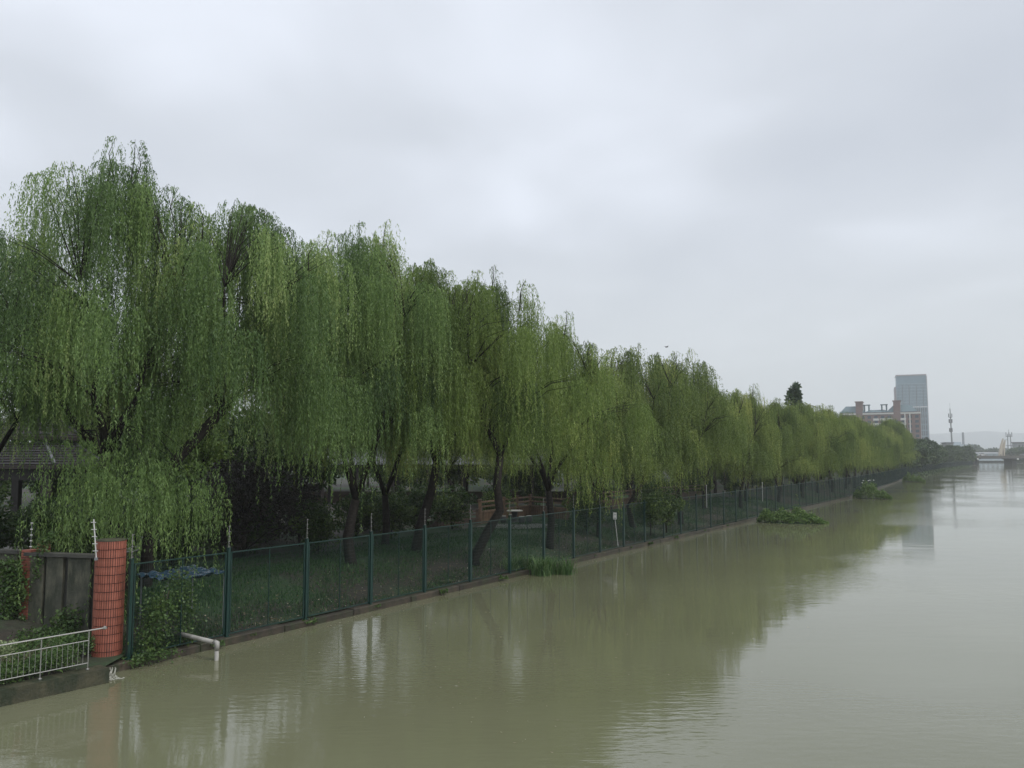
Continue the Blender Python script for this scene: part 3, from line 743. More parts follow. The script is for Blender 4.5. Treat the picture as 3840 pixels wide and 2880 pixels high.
MB().tube([(0, 0, .14), (5.2 * SP, 0, .14)], .013, 8).build('bottom_rail', M['steel'], rl)
bal = MB().tube([(0, 0, .15), (0, 0, .65)], .0055, 6).mesh('baluster', M['steel'])
for i in range(5):
    for k in range(1, 9): link('baluster', bal, rl, (i * SP + k * SP / 9, 0, 0))

# hedge and creepers
def leaf_cloud(seed, pts_fn, n, leaf, lm, name, loc, label, cat, rz=0, stems=None, part='foliage'):
    rng = np.random.default_rng(seed); P = pts_fn(rng, n); dd = rng.normal(size=(n, 3)); dd[:, 2] -= .2; dd = unit(dd)
    V = quad_leaves(P, dd, leaf[0] * rng.uniform(.6, 1.3, n), leaf[1] * rng.uniform(.6, 1.3, n), rng)
    cl = np.sin(P[:, 0] * 5) * np.cos(P[:, 1] * 4 + P[:, 2] * 5) * .15
    tn = np.clip(.45 + cl + rng.normal(size=n) * .2, 0, 1)
    e = empty(name, loc, rz, label=label, cat=cat)
    link(part, np_mesh(part, V, 4, lm, tn), e)
    if stems: stems.build('stem', M['twig'], e)
    return e
def box_pts(lx, ly, h0, bumps=3.0):
    def f(rng, n):
        x = rng.uniform(-lx / 2, lx / 2, n); y = rng.uniform(-ly / 2, ly / 2, n)
        top = h0 * (0.75 + .18 * np.sin(x * bumps) + .12 * np.cos(y * 4 + x * 2))
        return np.stack([x, y, top * rng.uniform(0.05, 1, n) ** .6], 1)
    return f
st = MB()
for i in range(60):
    x, y = rr.uniform(-1.6, 1.6), rr.uniform(-.35, .35); st.tube([(x, y, 0), (x + rr.gauss(0, .1), y, .3), (x + rr.gauss(0, .2), y + rr.gauss(0, .1), rr.uniform(.5, .75))], [.008, .006, .003], 4, caps=False)
hp = R0 + rd_ * 1.9 + n_ * .75
leaf_cloud(61, box_pts(3.6, 1.3, .58), 9500, (.075, .045), M['vine'], 'low_hedge', (hp.x, hp.y, .3), 'green leafy hedge with bare twigs behind the steel railing', 'hedge', ra, st)
hp = R0 + rd_ * 2.5 + n_ * 1.3
leaf_cloud(62, box_pts(2.6, .8, .95), 5200, (.07, .045), M['variegated'], 'variegated_shrub', (hp.x, hp.y, .3), 'pale variegated shrub at the left edge behind the railing', 'shrub', ra)
def vine_pts(path, spread):
    path = np.array(path, dtype=float)
    def f(rng, n):
        t = rng.uniform(0, len(path) - 1.001, n); i = t.astype(int); u = (t - i)[:, None]
        return path[i] * (1 - u) + path[i + 1] * u + rng.normal(size=(n, 3)) * np.array(spread)
    return f
def stems_for(path, k, sp):
    m = MB()
    for j in range(k):
        m.tube([Vector(p) + Vector((rr.gauss(0, sp), rr.gauss(0, sp * .5), rr.gauss(0, sp))) for p in path], .006, 4, caps=False)
    return m
# creepers: on the brick pillar, on the wall foot, on the first fence bay
f_ = Vector((0.12, -0.28, 0))
hp = R0 + rd_ * 1.2 + n_ * 2.4
leaf_cloud(69, box_pts(5.2, 2.4, .55), 12000, (.085, .055), M['vine'], 'low_shrub', (hp.x, hp.y, .3), 'low green weeds and shrubs at the foot of the concrete wall', 'shrub', ra)
path = [(0, 0, 0), (-.15, 0, .7), (.05, 0, 1.3), (-.1, 0, 1.8), (-.2, 0, 2.1)]
o = TP + f_; leaf_cloud(63, vine_pts(path, (.24, .07, .12)), 2300, (.10, .075), M['vine'], 'creeper', (o.x - .42, o.y - .05, .3), 'thick dark creeper climbing the left side of the thin brick pillar', 'creeper', stems=stems_for(path, 4, .08))
path = [(0, 0, 1.7), (.1, 0, 2.3), (.16, 0, 2.75), (.3, .1, 2.85)]
leaf_cloud(64, vine_pts(path, (.09, .07, .1)), 420, (.09, .065), M['vine'], 'creeper', (o.x + .22, o.y, .3), 'creeper sprigs around the top of the thin brick pillar', 'creeper', stems=stems_for(path, 2, .04))
wp = A.lerp(B, .62) + Vector((0.2, -.35, 0)); path = [(0, 0, 0), (.1, 0, .4), (.16, 0, .8)]
leaf_cloud(65, vine_pts(path, (.22, .1, .15)), 900, (.10, .075), M['vine'], 'creeper', (wp.x, wp.y, .3), 'small dark creeper at the foot of the concrete wall', 'creeper', stems=stems_for(path, 3, .08))
v0 = bank(.55, .05); path = [(0, 0, -.15), (.1, .1, .5), (.15, .15, 1.0), (.3, .35, 1.45)]
leaf_cloud(66, vine_pts(path, (.20, .25, .12)), 2000, (.085, .06), M['vine'], 'creeper', (v0.x, v0.y, .2), 'creeper climbing the first bay of the green fence beside the round pillar', 'creeper', stems=stems_for(path, 4, .08))
v0 = bank(1.75, .25); path = [(0, 0, 0), (.0, .1, .5), (.0, .1, 1.0), (-.05, 0, 1.5), (-.2, .1, 1.85)]
leaf_cloud(67, vine_pts(path, (.20, .25, .12)), 2000, (.085, .06), M['vine'], 'creeper', (v0.x, v0.y, .2), 'creeper climbing the middle of the first fence bay up to the blue sheet', 'creeper', stems=stems_for(path, 4, .08))
v0 = bank(-.1, -.22); path = [(0, 0, 0), (.3, .4, .05), (.7, 1.1, .0)]
leaf_cloud(68, vine_pts(path, (.12, .12, .05)), 420, (.08, .055), M['vine'], 'ground_creeper', (v0.x, v0.y, .2), 'trailing weeds over the kerb at the foot of the first fence post', 'creeper')

# ------------------------------------------------------------------ plastic pipe
pe = at(812, 2476, 0); pp = bank(1.6, .3, .55)
pipe = empty('drain_pipe', (pe.x, pe.y, 0), label='grey plastic pipe leaving the fence and bending down into the river', cat='pipe')
q = pp - pe
MB().tube([q, (0.0, 0.02, .44)], .058, 14).build('pipe_run', M['pvc'], pipe, smooth=True)
MB().tube([(q.x * .06, q.y * .06 + .02, .455), (0, .0, .45), (0, 0, .26)], .068, 14).build('elbow', M['pvc'], pipe, smooth=True)
MB().tube([(0, 0, .30), (0, 0, -.4)], .057, 14).build('outlet', M['pvc'], pipe, smooth=True)

# ------------------------------------------------------------------ blue sheet on poles
tb = at(760, 2370, .35); ts = empty('blue_sheet_shelter', (0, 0, 0), label='blue plastic sheet stretched flat over four poles behind the fence', cat='shelter')
cs = [on(470, 2165, 23.6), on(700, 2128, 25.6), on(812, 2152, 24.6), on(600, 2196, 23.4)]
cs = [Vector((-10.9, 24.4, 1.93)), Vector((-9.9, 26.2, 1.95)), Vector((-8.35, 24.9, 1.93)), Vector((-9.6, 23.35, 1.93))]
v = []; f = []; N_ = 24
for i in range(N_ + 1):
    for j in range(N_ + 1):
        a, b = i / N_, j / N_
        p = cs[0] * (1 - a) * (1 - b) + cs[1] * (1 - a) * b + cs[2] * a * b + cs[3] * a * (1 - b)
        p = p + Vector((0, 0, .035 * math.sin(a * 21 + b * 9) + .03 * math.sin(b * 27 - a * 11) - .10 * math.sin(a * 3.14) * math.sin(b * 3.14) + rr.uniform(-.018, .018))); v.append(p)
for i in range(N_):
    for j in range(N_): k = i * (N_ + 1) + j; f.append((k, k + 1, k + N_ + 2, k + N_ + 1))
o = MB().add(v, f).build('sheet', M['tarp'], ts); sm = o.modifiers.new('solid', 'SOLIDIFY'); sm.thickness = .006
for c in cs:
    c2 = c.lerp((cs[0] + cs[2]) / 2, .12); MB().tube([(c2.x, c2.y, .2), (c2.x, c2.y, 1.9)], .022, 8).build('pole', M['grey'], ts)

# ------------------------------------------------------------------ grass, reeds, litter, puddles
def blades(seed, n, pts, h, w, lm, name, lean=.5, **k):
    rng = np.random.default_rng(seed); P = pts(rng, n); dd = rng.normal(size=(n, 3)) * lean; dd[:, 2] = 1; dd = unit(dd)
    V = quad_leaves(P, dd, h * rng.uniform(.5, 1.3, n), w * rng.uniform(.7, 1.3, n), rng)
    me = np_mesh(name, V, 4, lm, np.clip(rng.normal(.45, .22, n), 0, 1)); return me
B0 = np.array(bank(0)); BD = np.array((RIVER[1] - RIVER[0]).normalized()); BN = np.array([-BD[1], BD[0], 0])
def strip(smax, omax, seed=9):
    def f(rng, n):
        s = rng.uniform(0.3, 1, n) ** 1.0 * 0; s = smax * rng.uniform(0, 1, n) ** 1.5; o = rng.uniform(.2, omax, n)
        keep = np.sin(s * .9 + o) + np.cos(o * 2.1 - s * .5) + rng.normal(size=n) * .6 > -.5
        o = np.where(keep, o, rng.uniform(2.5, omax, n))
        P = B0 + BD * s[:, None] + BN * o[:, None]; t = np.clip((o - .2) / 4.5, 0, 1); P[:, 2] = .20 + .72 * t * t * (3 - 2 * t); return P
    return f
link('undergrowth_grass', blades(71, 90000, strip(75, 9), .20, .022, M['grass'], 'undergrowth_grass'), kind='stuff', label='short dark green grass on the bank behind the fence', cat='grass')
def lit(rng, n):
    s = 60 * rng.uniform(0, 1, n) ** 1.4; o = np.abs(rng.normal(size=n)) * 1.6 + .1
    P = B0 + BD * s[:, None] + BN * o[:, None]; t = np.clip((o - .2) / 4.5, 0, 1); P[:, 2] = .27 + .72 * t * t * (3 - 2 * t); return P
rng = np.random.default_rng(72); P = lit(rng, 5000); dd = rng.normal(size=(5000, 3)); dd[:, 2] *= .2
link('leaf_litter', np_mesh('leaf_litter', quad_leaves(P, unit(dd), rng.uniform(.04, .10, 5000), rng.uniform(.02, .05, 5000), rng), 4, M['litter'], np.clip(rng.normal(.4, .3, 5000), 0, 1.1)), kind='stuff', label='brown fallen leaves scattered on the bare bank behind the kerb', cat='leaf litter')
def disc(c, r, zf=0.0):
    def f(rng, n):
        a = rng.uniform(0, 6.28, n); q = np.sqrt(rng.uniform(0, 1, n)); return np.stack([c[0] + r[0] * q * np.cos(a), c[1] + r[1] * q * np.sin(a), np.full(n, zf)], 1)
    return f
def reed_mesh(seed, n):
    rng = np.random.default_rng(seed); rows_ = []; tn = []
    c = rng.normal(size=(9, 2)) * np.array([.75, .32]); k = rng.integers(0, 9, n)
    P = np.concatenate([c[k] + rng.normal(size=(n, 2)) * .2, np.full((n, 1), -.1)], 1)
    a = rng.uniform(0, 6.283, n); h = rng.uniform(.35, 1.15, n); ln = rng.uniform(.15, .75, n) * h; w = rng.uniform(.012, .026, n)
    dirv = np.stack([np.cos(a), np.sin(a), a * 0], 1); sd_ = np.stack([-np.sin(a), np.cos(a), a * 0], 1) * w[:, None]
    def pt(t): return P + dirv * (ln * t ** 2)[:, None] + np.stack([a * 0, a * 0, h * (t * 1.25 - .45 * t ** 3)], 1)
    V = []
    for i in range(4):
        p, q = pt(i / 4), pt((i + 1) / 4); wa, wb = 1 - .2 * i, (1 - .2 * (i + 1)) if i < 3 else .05
        V.append(np.stack([p - sd_ * wa, p + sd_ * wa, q + sd_ * wb, q - sd_ * wb], 1))
    V = np.concatenate(V).reshape(-1, 3)
    return np_mesh('blades', V, 4, M['reed'], np.tile(np.clip(rng.normal(.4, .25, n), 0, 1), 4))
g = at(2010, 2150, 0)
e = empty('reed_clump', (g.x, g.y, 0), label='tall tuft of arching reed grass growing over the kerb into the river', cat='reeds')
link('blades', reed_mesh(73, 1500), e)

# wet patches
def patch(name, px, py, z, rx, ry, m, label, cat, kind=None):
    if z is None:                                # rest on the sloping bank
        z = .5
        for _ in range(12):
            c = at(px, py, z); off = (c - bank(0)).dot(Vector((BN[0], BN[1], 0))); z = gz(off) + .05
    c = at(px, py, z); n = 22; vs = [(0, 0, .02)]; 
    for k in range(n):
        a = 6.283 * k / n; q = rr.uniform(.7, 1.15); vs.append((rx * q * math.cos(a), ry * q * math.sin(a), 0.0))
    o = MB().add(vs, [(0, k + 1, (k + 1) % n + 1) for k in range(n)]).build(name, m, loc=(c.x, c.y, z)); return tag(o, label, cat, kind=kind)
patch('puddle', 1905, 2108, None, .5, .35, M['puddle'], 'bright puddle on the bank beside the fifth fence bay', 'puddle', 'structure')
patch('puddle', 1665, 2178, None, .55, .25, M['puddle'], 'bright puddle', 'puddle', 'structure')
patch('paved_terrace', 1950, 1972, 1.02, 2.6, 2.0, M['paving'], '', '', 'structure')

# ------------------------------------------------------------------ notice post, lamp, table, decks
def thing_at(name, px, py, z, **k): return empty(name, at(px, py, z), **k)
t_ = empty('notice_post', at(2318, 2050, .25), label='thin white post with a small white notice leaning on a fence post', cat='sign')
MB().tube([(0, 0, 0), (-.16, 0, 1.55)], .022, 8).build('post', M['white_metal'], t_)
MB().box((-.17, -.03, 1.72), (.2, .05, .38)).build('notice_board', M['white'], t_)
MB().box((-.17, -.062, 1.60), (.16, .008, .035)).build('printed_line', M['grey'], t_)
MB().box((-.17, -.062, 1.80), (.16, .008, .02)).build('printed_line', M['grey'], t_)
lp = empty('park_lamp', at(2405, 1912, .9), label='white park lamp post with two stubby arms behind the fence', cat='lamp post')
MB().tube([(0, 0, 0), (0, 0, .8), (0, 0, 4.0)], [.075, .06, .045], 10).build('pole', M['white_metal'], lp)
MB().lathe([(.13, 0), (.12, .1), (.08, .14)], n=12).build('base', M['white_metal'], lp)
for sx in (-1, 1):
    MB().tube([(0, 0, 3.95), (sx * .32, 0, 4.05)], .025, 6).build('arm', M['white_metal'], lp)
    MB().lathe([(.03, .12), (.16, .06), (.17, 0), (.02, -.02)], (sx * .34, 0, 4.02), 12).build('lamp_head', M['white_metal'], lp)
for (px, py, zz, h, lb) in ((2650, 1905, .9, 1.9, 'short thin white post behind the fence before the first floating island'), (2860, 1880, .9, 1.8, 'thin white post behind the far part of the fence, over the first floating island')):
    q = empty('white_post', at(px, py, zz), label=lb, cat='post'); MB().tube([(0, 0, 0), (0, 0, h)], .04, 8).build('pole', M['white_metal'], q); MB().lathe([(.07, 0), (.06, .06), (.0, .09)], (0, 0, h), 10).build('cap', M['white_metal'], q)
tbp = at(1930, 1958, 1.0)
tb_ = empty('stone_table', tbp, label='round stone table with a pale wet top on the paved terrace', cat='table')
MB().lathe([(.50, .0), (.53, .02), (.53, .07), (.50, .09)], (0, 0, .70), 28).build('tabletop', M['stone'], tb_)
MB().lathe([(.26, 0), (.2, .1), (.16, .35), (.22, .66), (.26, .70)], n=16).build('pedestal', M['dark'], tb_)
st0 = None
for (dx, dy, lb) in ((-.75, -.5, 'dark drum stool left of the round stone table'), (.95, -.35, 'dark drum stool right of the round stone table'), (.45, -.95, 'dark drum stool in front of the round stone table'), (-.2, .9, 'dark drum stool behind the round stone table')):
    if st0 is None:
        st0 = empty('stone_stool', tbp + Vector((dx, dy, 0)), label=lb, cat='stool', group='stools round the stone table')
        MB().lathe([(.17, 0), (.21, .12), (.21, .3), (.18, .42)], n=16).build('drum', M['dark'], st0); MB().lathe([(.19, 0), (.19, .035)], (0, 0, .42), 16).build('seat', M['stone'], st0)
    else: copy_thing(st0, tbp + Vector((dx, dy, 0)), label=lb)
def deck(name, pts, z0, h, m, label, skirt=.75):
    """timber walkway edge: posts, two rails and a skirt of boards"""
    o = empty(name, (pts[0].x, pts[0].y, z0), label=label, cat='railing'); P = [Vector((p.x - pts[0].x, p.y - pts[0].y, 0)) for p in pts]
    for i, p in enumerate(P):
        MB().box((p.x, p.y, h / 2 + skirt / 2 ), (.20, .20, h + skirt)).build('post', m, o); MB().box((p.x, p.y, h + skirt + .03), (.25, .25, .06)).build('post_cap', m, o)
        if i == len(P) - 1: break
        q = P[i + 1]
        for z in (skirt + h * .45, skirt + h * .85): MB().bar(p + Vector((0, 0, z)), q + Vector((0, 0, z)), .07, .10).build('rail', m, o)
        MB().bar(p + Vector((0, 0, skirt)), q + Vector((0, 0, skirt)), .12, .12).build('deck_edge', m, o)
        L = (q - p).length; n = max(2, int(L / .24)); dd_ = (q - p).normalized(); bm_ = None
        for k in range(n):
            c = p + dd_ * ((k + .5) * L / n)
            b_ = MB().box((0, 0, skirt / 2 - .04), (L / n - .03, .03, skirt - .06)).build('board', m, o, loc=(c.x, c.y, 0), rz=math.atan2(dd_.y, dd_.x))
    return o
dpts = [at(1800, 1965, 1.0), at(1889, 1950, 1.0), at(1939, 1942, 1.0), at(1988, 1935, 1.0), at(2061, 1942, 1.0), at(2130, 1950, 1.0)]
deck('timber_deck', dpts, 1.0, .75, M['wood'], 'orange-brown timber deck edge with railing behind the stone table')
dpts = [at(x, y, 1.0) for x, y in ((2235, 1918), (2291, 1910), (2364, 1900), (2440, 1890), (2530, 1880), (2640, 1870))]
deck('timber_walkway', dpts, 1.0, .75, M['wood_red'], 'red-brown timber walkway with posts right of the stone terrace')
# little cafe-like benches: low timber barrier left of the table
dpts = [at(x, y, 1.0) for x, y in ((1560, 1985), (1640, 1975), (1720, 1968), (1790, 1965))]
deck('timber_barrier', dpts, 1.0, .55, M['wood_red'], 'low brown timber barrier behind the kinked willow trunk', skirt=.35)

# covered gallery with tiled roof
GY = 70.0
ga = empty('covered_gallery', (-6, GY, 1.3), label='long grey-tiled covered gallery with dark posts deep behind the willows', cat='building')
MB().bar((-16, 0, 3.25), (14, 0, 3.25), .3, .3).build('beam', M['darkwood'], ga)
rs = MB(); rs.add([(-16.5, -1.5, 3.35), (14.5, -1.5, 3.35), (14.5, 0.4, 4.5), (-16.5, 0.4, 4.5), (14.5, 2.3, 3.35), (-16.5, 2.3, 3.35)], [(0, 1, 2, 3), (3, 2, 4, 5)]); rs.build('roof', M['slate'], ga)
rib = MB().bar((0, -1.5, 3.41), (0, 0.4, 4.56), .10, .09).mesh('tile_rib', M['slate'])
for i in range(104): link('tile_rib', rib, ga, (-16.4 + i * .3, 0, 0))
MB().bar((-16.5, .4, 4.62), (14.5, .4, 4.62), .25, .25).build('roof_ridge', M['slate'], ga)
for i in range(11):
    for yy in (-.9, 1.8): MB().box((-15.5 + i * 2.9, yy, 1.6), (.24, .24, 3.2)).build('column', M['darkwood'], ga)
MB().box((-1, 2.4, .5), (30, .12, 1.0)).build('parapet', M['wood_red'], ga)

# pavilion
PX, PY, PZ = -21.8, 39.5, 1.0
pv = empty('pavilion', (PX - 2.3, PY + 2.3, PZ), label='dark timber pavilion with a two-tier slatted roof behind the left willows', cat='pavilion')
def tier(z0, z1, h0, h1, name_i):
    """hipped tier: four facets, each laid with slats"""
    for k in range(4):
        R_ = Matrix.Rotation(k * math.pi / 2, 3, 'Z'); n = 9 if name_i == 0 else 7
        base = MB(); base.add([R_ @ Vector(p) for p in ((-h0, -h0, z0 - .03), (h0, -h0, z0 - .03), (h1, -h1, z1 - .03), (-h1, -h1, z1 - .03))], [(0, 1, 2, 3)]); base.build('roof_board', M['darkwood'], pv)
        for i in range(n):
            t = (i + .5) / n; hh = h0 + (h1 - h0) * t; z = z0 + (z1 - z0) * t
            MB().bar(R_ @ Vector((-hh, -hh, z)), R_ @ Vector((hh, -hh, z)), .09, .035).build('slat', M['slate'], pv)
        MB().bar(R_ @ Vector((h0 + .05, -h0 - .05, z0 + .06)), R_ @ Vector((h1, -h1, z1 + .05)), .12, .10).build('hip_rafter', M['slate'], pv)
        MB().bar(R_ @ Vector((-h0, -h0, z0 - .12)), R_ @ Vector((h0, -h0, z0 - .12)), .08, .16).build('fascia', M['darkwood'], pv)
tier(3.95, 5.05, 2.4, 1.3, 0); tier(5.35, 6.9, 1.55, 0.12, 1)
for sx in (-1, 1):
    for sy in (-1, 1):
        MB().box((sx * 1.75, sy * 1.75, 1.9), (.36, .36, 3.9)).build('column', M['darkwood'], pv); MB().box((sx * 1.2, sy * 1.2, 5.1), (.16, .16, .6)).build('lantern_post', M['darkwood'], pv)
for a in range(4):
    R_ = Matrix.Rotation(a * math.pi / 2, 3, 'Z'); MB().bar(R_ @ Vector((-1.75, -1.75, 3.45)), R_ @ Vector((1.75, -1.75, 3.45)), .14, .5).build('lintel', M['darkwood'], pv)
MB().box((0, 0, .06), (5, 5, .12)).build('floor_slab', M['stone'], pv)
# balustrade behind the pavilion and pale paving
bl = empty('balustrade', (-34, 52, 1.1), label='low white balustrade behind the pavilion at the left edge', cat='balustrade')
MB().bar((0, 0, .85), (20, 0, .85), .12, .1).build('top_rail', M['stone'], bl); MB().bar((0, 0, .12), (20, 0, .12), .12, .1).build('bottom_rail', M['stone'], bl)
bb = MB().box((0, 0, .48), (.10, .10, .62)).mesh('baluster', M['stone'])
for i in range(66): link('baluster', bb, bl, (.15 + i * .3, 0, 0))
pth = MB(); pth.add([(-40, 36.5, 1.13), (-17, 36.5, 1.13), (-14, 50, 1.26), (-40, 50, 1.26)], [(0, 1, 2, 3)]); pth.build('paved_path', M['paving'], kind='structure')

# ------------------------------------------------------------------ floating islands of weed
def island(seed, pl, pr, n, h, label, flowers=0):
    a, b = at(*pl, 0), at(*pr, 0); c = (a + b) / 2; L = (b - a).length / 2; rz = math.atan2(b.y - a.y, b.x - a.x)
    def f(rng, n):
        x = rng.uniform(-1, 1, n); y = rng.normal(size=n) * .5; lim = np.sqrt(np.maximum(0, 1 - x * x)) ; y = np.clip(y, -1, 1) * lim
        prof = (1 - x * x) ** .6 * (1 - .55 * (x + 1) / 2) * (1 - .6 * y * y); top = h * prof * (.72 + .14 * np.sin(x * 13 + seed) + .12 * np.cos(y * 9 + x * 23) + .16 * np.cos(x * 5 + seed * 2) + rng.normal(size=n) * .08)
        return np.stack([x * L, y * L * .42, np.maximum(0.02, top * rng.uniform(0, 1, n) ** .5)], 1)
    e = leaf_cloud(seed, f, n, (.16, .10), M['weed'], 'floating_weed_island', c, label, 'floating plants', rz)
    e['group'] = 'floating plant islands by the fence'
    for k in range(flowers):
        MB().lathe([(.0, 0), (.09, .04), (.07, .09), (.0, .11)], (rr.uniform(-.5, .1) * L, rr.uniform(-.2, .2) * L, h * rr.uniform(.62, .78)), 8).build('white_flower', M['white'], e)
    mt = MB().lathe([(L * .9, 0), (L * .86, .03), (.05, .05)], n=28).build('root_mat', M['ground'], e); mt.scale = (1, .42, 1)
    return e
island(81, (2842, 1958), (3105, 1964), 6500, 1.9, 'largest leafy floating weed island, nearest the camera')
island(82, (3200, 1868), (3345, 1872), 6000, 3.0, 'middle leafy floating weed island with a few white flowers', 5)
island(83, (3385, 1806), (3470, 1808), 4200, 2.6, 'farthest low floating weed island near the bend of the fence')
# weeds along the far water edge
def edge(rng, n):
    s = rng.uniform(235, 470, n); out = []
    for q in s: 
        p = bank(q, -rng.uniform(.2, 3.0)); out.append((p.x, p.y, rng.uniform(.0, .5)))
    return np.array(out)
rng = np.random.default_rng(84); P = edge(rng, 5000); n = len(P)
link('waterside_weeds', np_mesh('waterside_weeds', quad_leaves(P, unit(rng.normal(size=(n, 3))), rng.uniform(.3, .7, n), rng.uniform(.2, .4, n), rng), 4, M['camphor'], rng.uniform(0, 1, n)), kind='stuff', label='dark weeds trailing in the water along the far bank', cat='weeds')
rng = np.random.default_rng(88); nd = 1400
s_ = 110 * rng.uniform(0, 1, nd) ** 1.5; o_ = np.where(rng.uniform(size=nd) < .7, -.25 - np.abs(rng.normal(size=nd)) * .5, -rng.uniform(.5, 14, nd))
P = B0 + BD * s_[:, None] + BN * o_[:, None]; P[:, 2] = .006
dd = rng.normal(size=(nd, 3)); dd[:, 2] = rng.normal(size=nd) * .02; dd = unit(dd); sd2 = np.stack([-dd[:, 1], dd[:, 0], dd[:, 0] * 0], 1)
ln = rng.uniform(.03, .10, nd)[:, None]; V = np.stack([P, P + dd * ln * .5 + sd2 * ln * .18, P + dd * ln, P + dd * ln * .5 - sd2 * ln * .18], 1).reshape(-1, 3)
link('floating_leaves', np_mesh('floating_leaves', V, 4, M['litter'], np.clip(rng.normal(.5, .3, nd), 0, 1.1)), kind='stuff', label='small fallen leaves drifting on the muddy water near the kerb', cat='floating leaves')
# weeds hanging over the kerb here and there
wd0 = None
for q in (2.5, 3.9, 6.2, 9.3, 13.1, 17.4, 21.0, 26.5, 31.2, 34.0, 38.4, 44.0, 49.1):
    p = bank(q, -.12, .16); sc = rr.uniform(.5, 1.2)
    if wd0 is None:
        wd0 = leaf_cloud(86, disc((0, 0), (.32, .16), 0), 160, (.10, .05), M['vine'], 'kerb_weed', p, 'small leafy weed sprouting from the kerb under the green fence', 'weed', part='leaves'); wd0['group'] = 'weeds along the kerb'
    else: copy_thing(wd0, p, rr.uniform(0, 6), sc)
# outfall splash at the pillar foot
sp = at(418, 2536, .0)
so = MB()
for i in range(12):
    x = rr.uniform(-.09, .09); so.tube([(x - .05, .12, .19), (x, .03, .17), (x + rr.uniform(-.05, .05), -.04, .09), (x + rr.uniform(-.12, .12), -.09, .0)], [.004, .008, .009, .012], 5)
for i in range(60):
    a = rr.uniform(0, 6.28); q = rr.uniform(.02, .38); so.lathe([(.0, -.004), (.026, .004), (.014, .016), (.0, .02)], (.05 + q * math.cos(a), -.22 + q * .6 * math.sin(a), .004), 6)
m = mat('splashing_water', (0.33, 0.33, 0.28), 0.12)
tag(so.build('spilling_water', m, loc=(sp.x, sp.y, 0)), 'small white spill of water running over the kerb by the round pillar', 'water spill', kind=None)

# ------------------------------------------------------------------ far bank, bridge, skyline
fb = MB(); fb.add([(150, 720, 0), (900, 640, 0), (5690, 640, 0), (5690, 5090, 0), (-1690, 5090, 0)], [(0, 1, 2, 3, 4)])
v = [(p[0], p[1], 1.2) for p in fb.v]; MB().add(v, [(0, 1, 2, 3, 4)]).build('far_shore', M['ground'], kind='structure')
M['brg'] = mat('weathered_bridge_concrete', (0.095, 0.088, 0.076), .7, col2=(.145, .135, .118), nscale=.3)
M['brg_dark'] = mat('dark_pier_concrete', (0.05, 0.05, 0.052), .7)
BY = 486
bx0 = on(3630, 1710, BY).x
br = empty('road_bridge', (bx0, BY, 0), label='low concrete road bridge crossing the river at the far right', cat='bridge')
MB().box((75, 4, 4.65), (154, 12, .9)).build('deck', M['brg'], br)
MB().box((75, -2.3, 4.0), (150, .6, .5)).build('edge_beam', M['brg_dark'], br)
MB().box((75, -1.9, 5.35), (154, .3, .5)).build('parapet', M['brg'], br)
for i in range(38): MB().box((2 + i * 4, -1.9, 5.9), (.3, .2, .6)).build('railing_post', M['brg'], br)
MB().box((75, -1.9, 6.2), (154, .15, .12)).build('handrail', M['brg'], br)
for (px, w) in ((3662, 1.6), (3800, 2.6)):
    x = on(px, 1735, BY).x - bx0
    MB().box((x, 3, 1.4), (w, 8, 5.2)).build('pier', M['brg_dark'], br); MB().box((x, 3, 3.8), (w + 2, 9, .7)).build('pier_cap', M['brg'], br)
MB().box((-8, 5, 2.2), (22, 14, 4.9)).build('abutment', M['brg_dark'], br)
for px in (3667, 3817):
    p = on(px, 1723, BY - 3.2); e = empty('globe_lamp', (p.x, p.y, p.z - .5), label='white round marker lamp on the %s bridge pier' % ('left' if px < 3700 else 'right'), cat='lamp')
    MB().lathe([(.05, 0), (.05, .3)], n=8).build('stem', M['white'], e); MB().lathe([(.1, -.5), (.45, -.25), (.5, 0), (.45, .25), (.1, .5)], (0, 0, .7), 12).build('globe', M['white'], e)
    MB().box((0, 1.2, -.1), (.3, 2.6, .2)).build('bracket', M['brg_dark'], e)
# sail-like monument on the bridge
mo = on(3757, 1704, BY + 3)
M['sail'] = mat('cream_concrete', (0.46, 0.41, 0.33), .6)
ms = empty('sail_monument', (mo.x, mo.y, 5.1), label='cream sail-shaped monument with two pointed blades on the bridge', cat='monument')
def blade(x0, lean, h, w):
    vs = []; n = 9
    for i in range(n):
        t = i / (n - 1); c = x0 + lean * t ** 1.5; ww = w * (1 - t) ** .8 + .12
        for sx in (-1, 1):
            for sy in (-.5, .5): vs.append((c + sx * ww / 2, sy, h * t))
    fs = []
    for i in range(n - 1):
        b = i * 4; fs += [(b, b + 2, b + 6, b + 4), (b + 1, b + 5, b + 7, b + 3), (b, b + 4, b + 5, b + 1), (b + 2, b + 3, b + 7, b + 6)]
    fs += [(0, 1, 3, 2), (n * 4 - 4, n * 4 - 2, n * 4 - 1, n * 4 - 3)]
    return MB().add(vs, fs)
blade(-.6, 1.7, 10.6, 2.8).build('blade', M['sail'], ms); blade(.8, 1.5, 9.6, 1.6).build('blade', M['sail'], ms)
MB().box((0, 0, .2), (4.6, 2.2, .7)).build('base', M['sail'], ms)
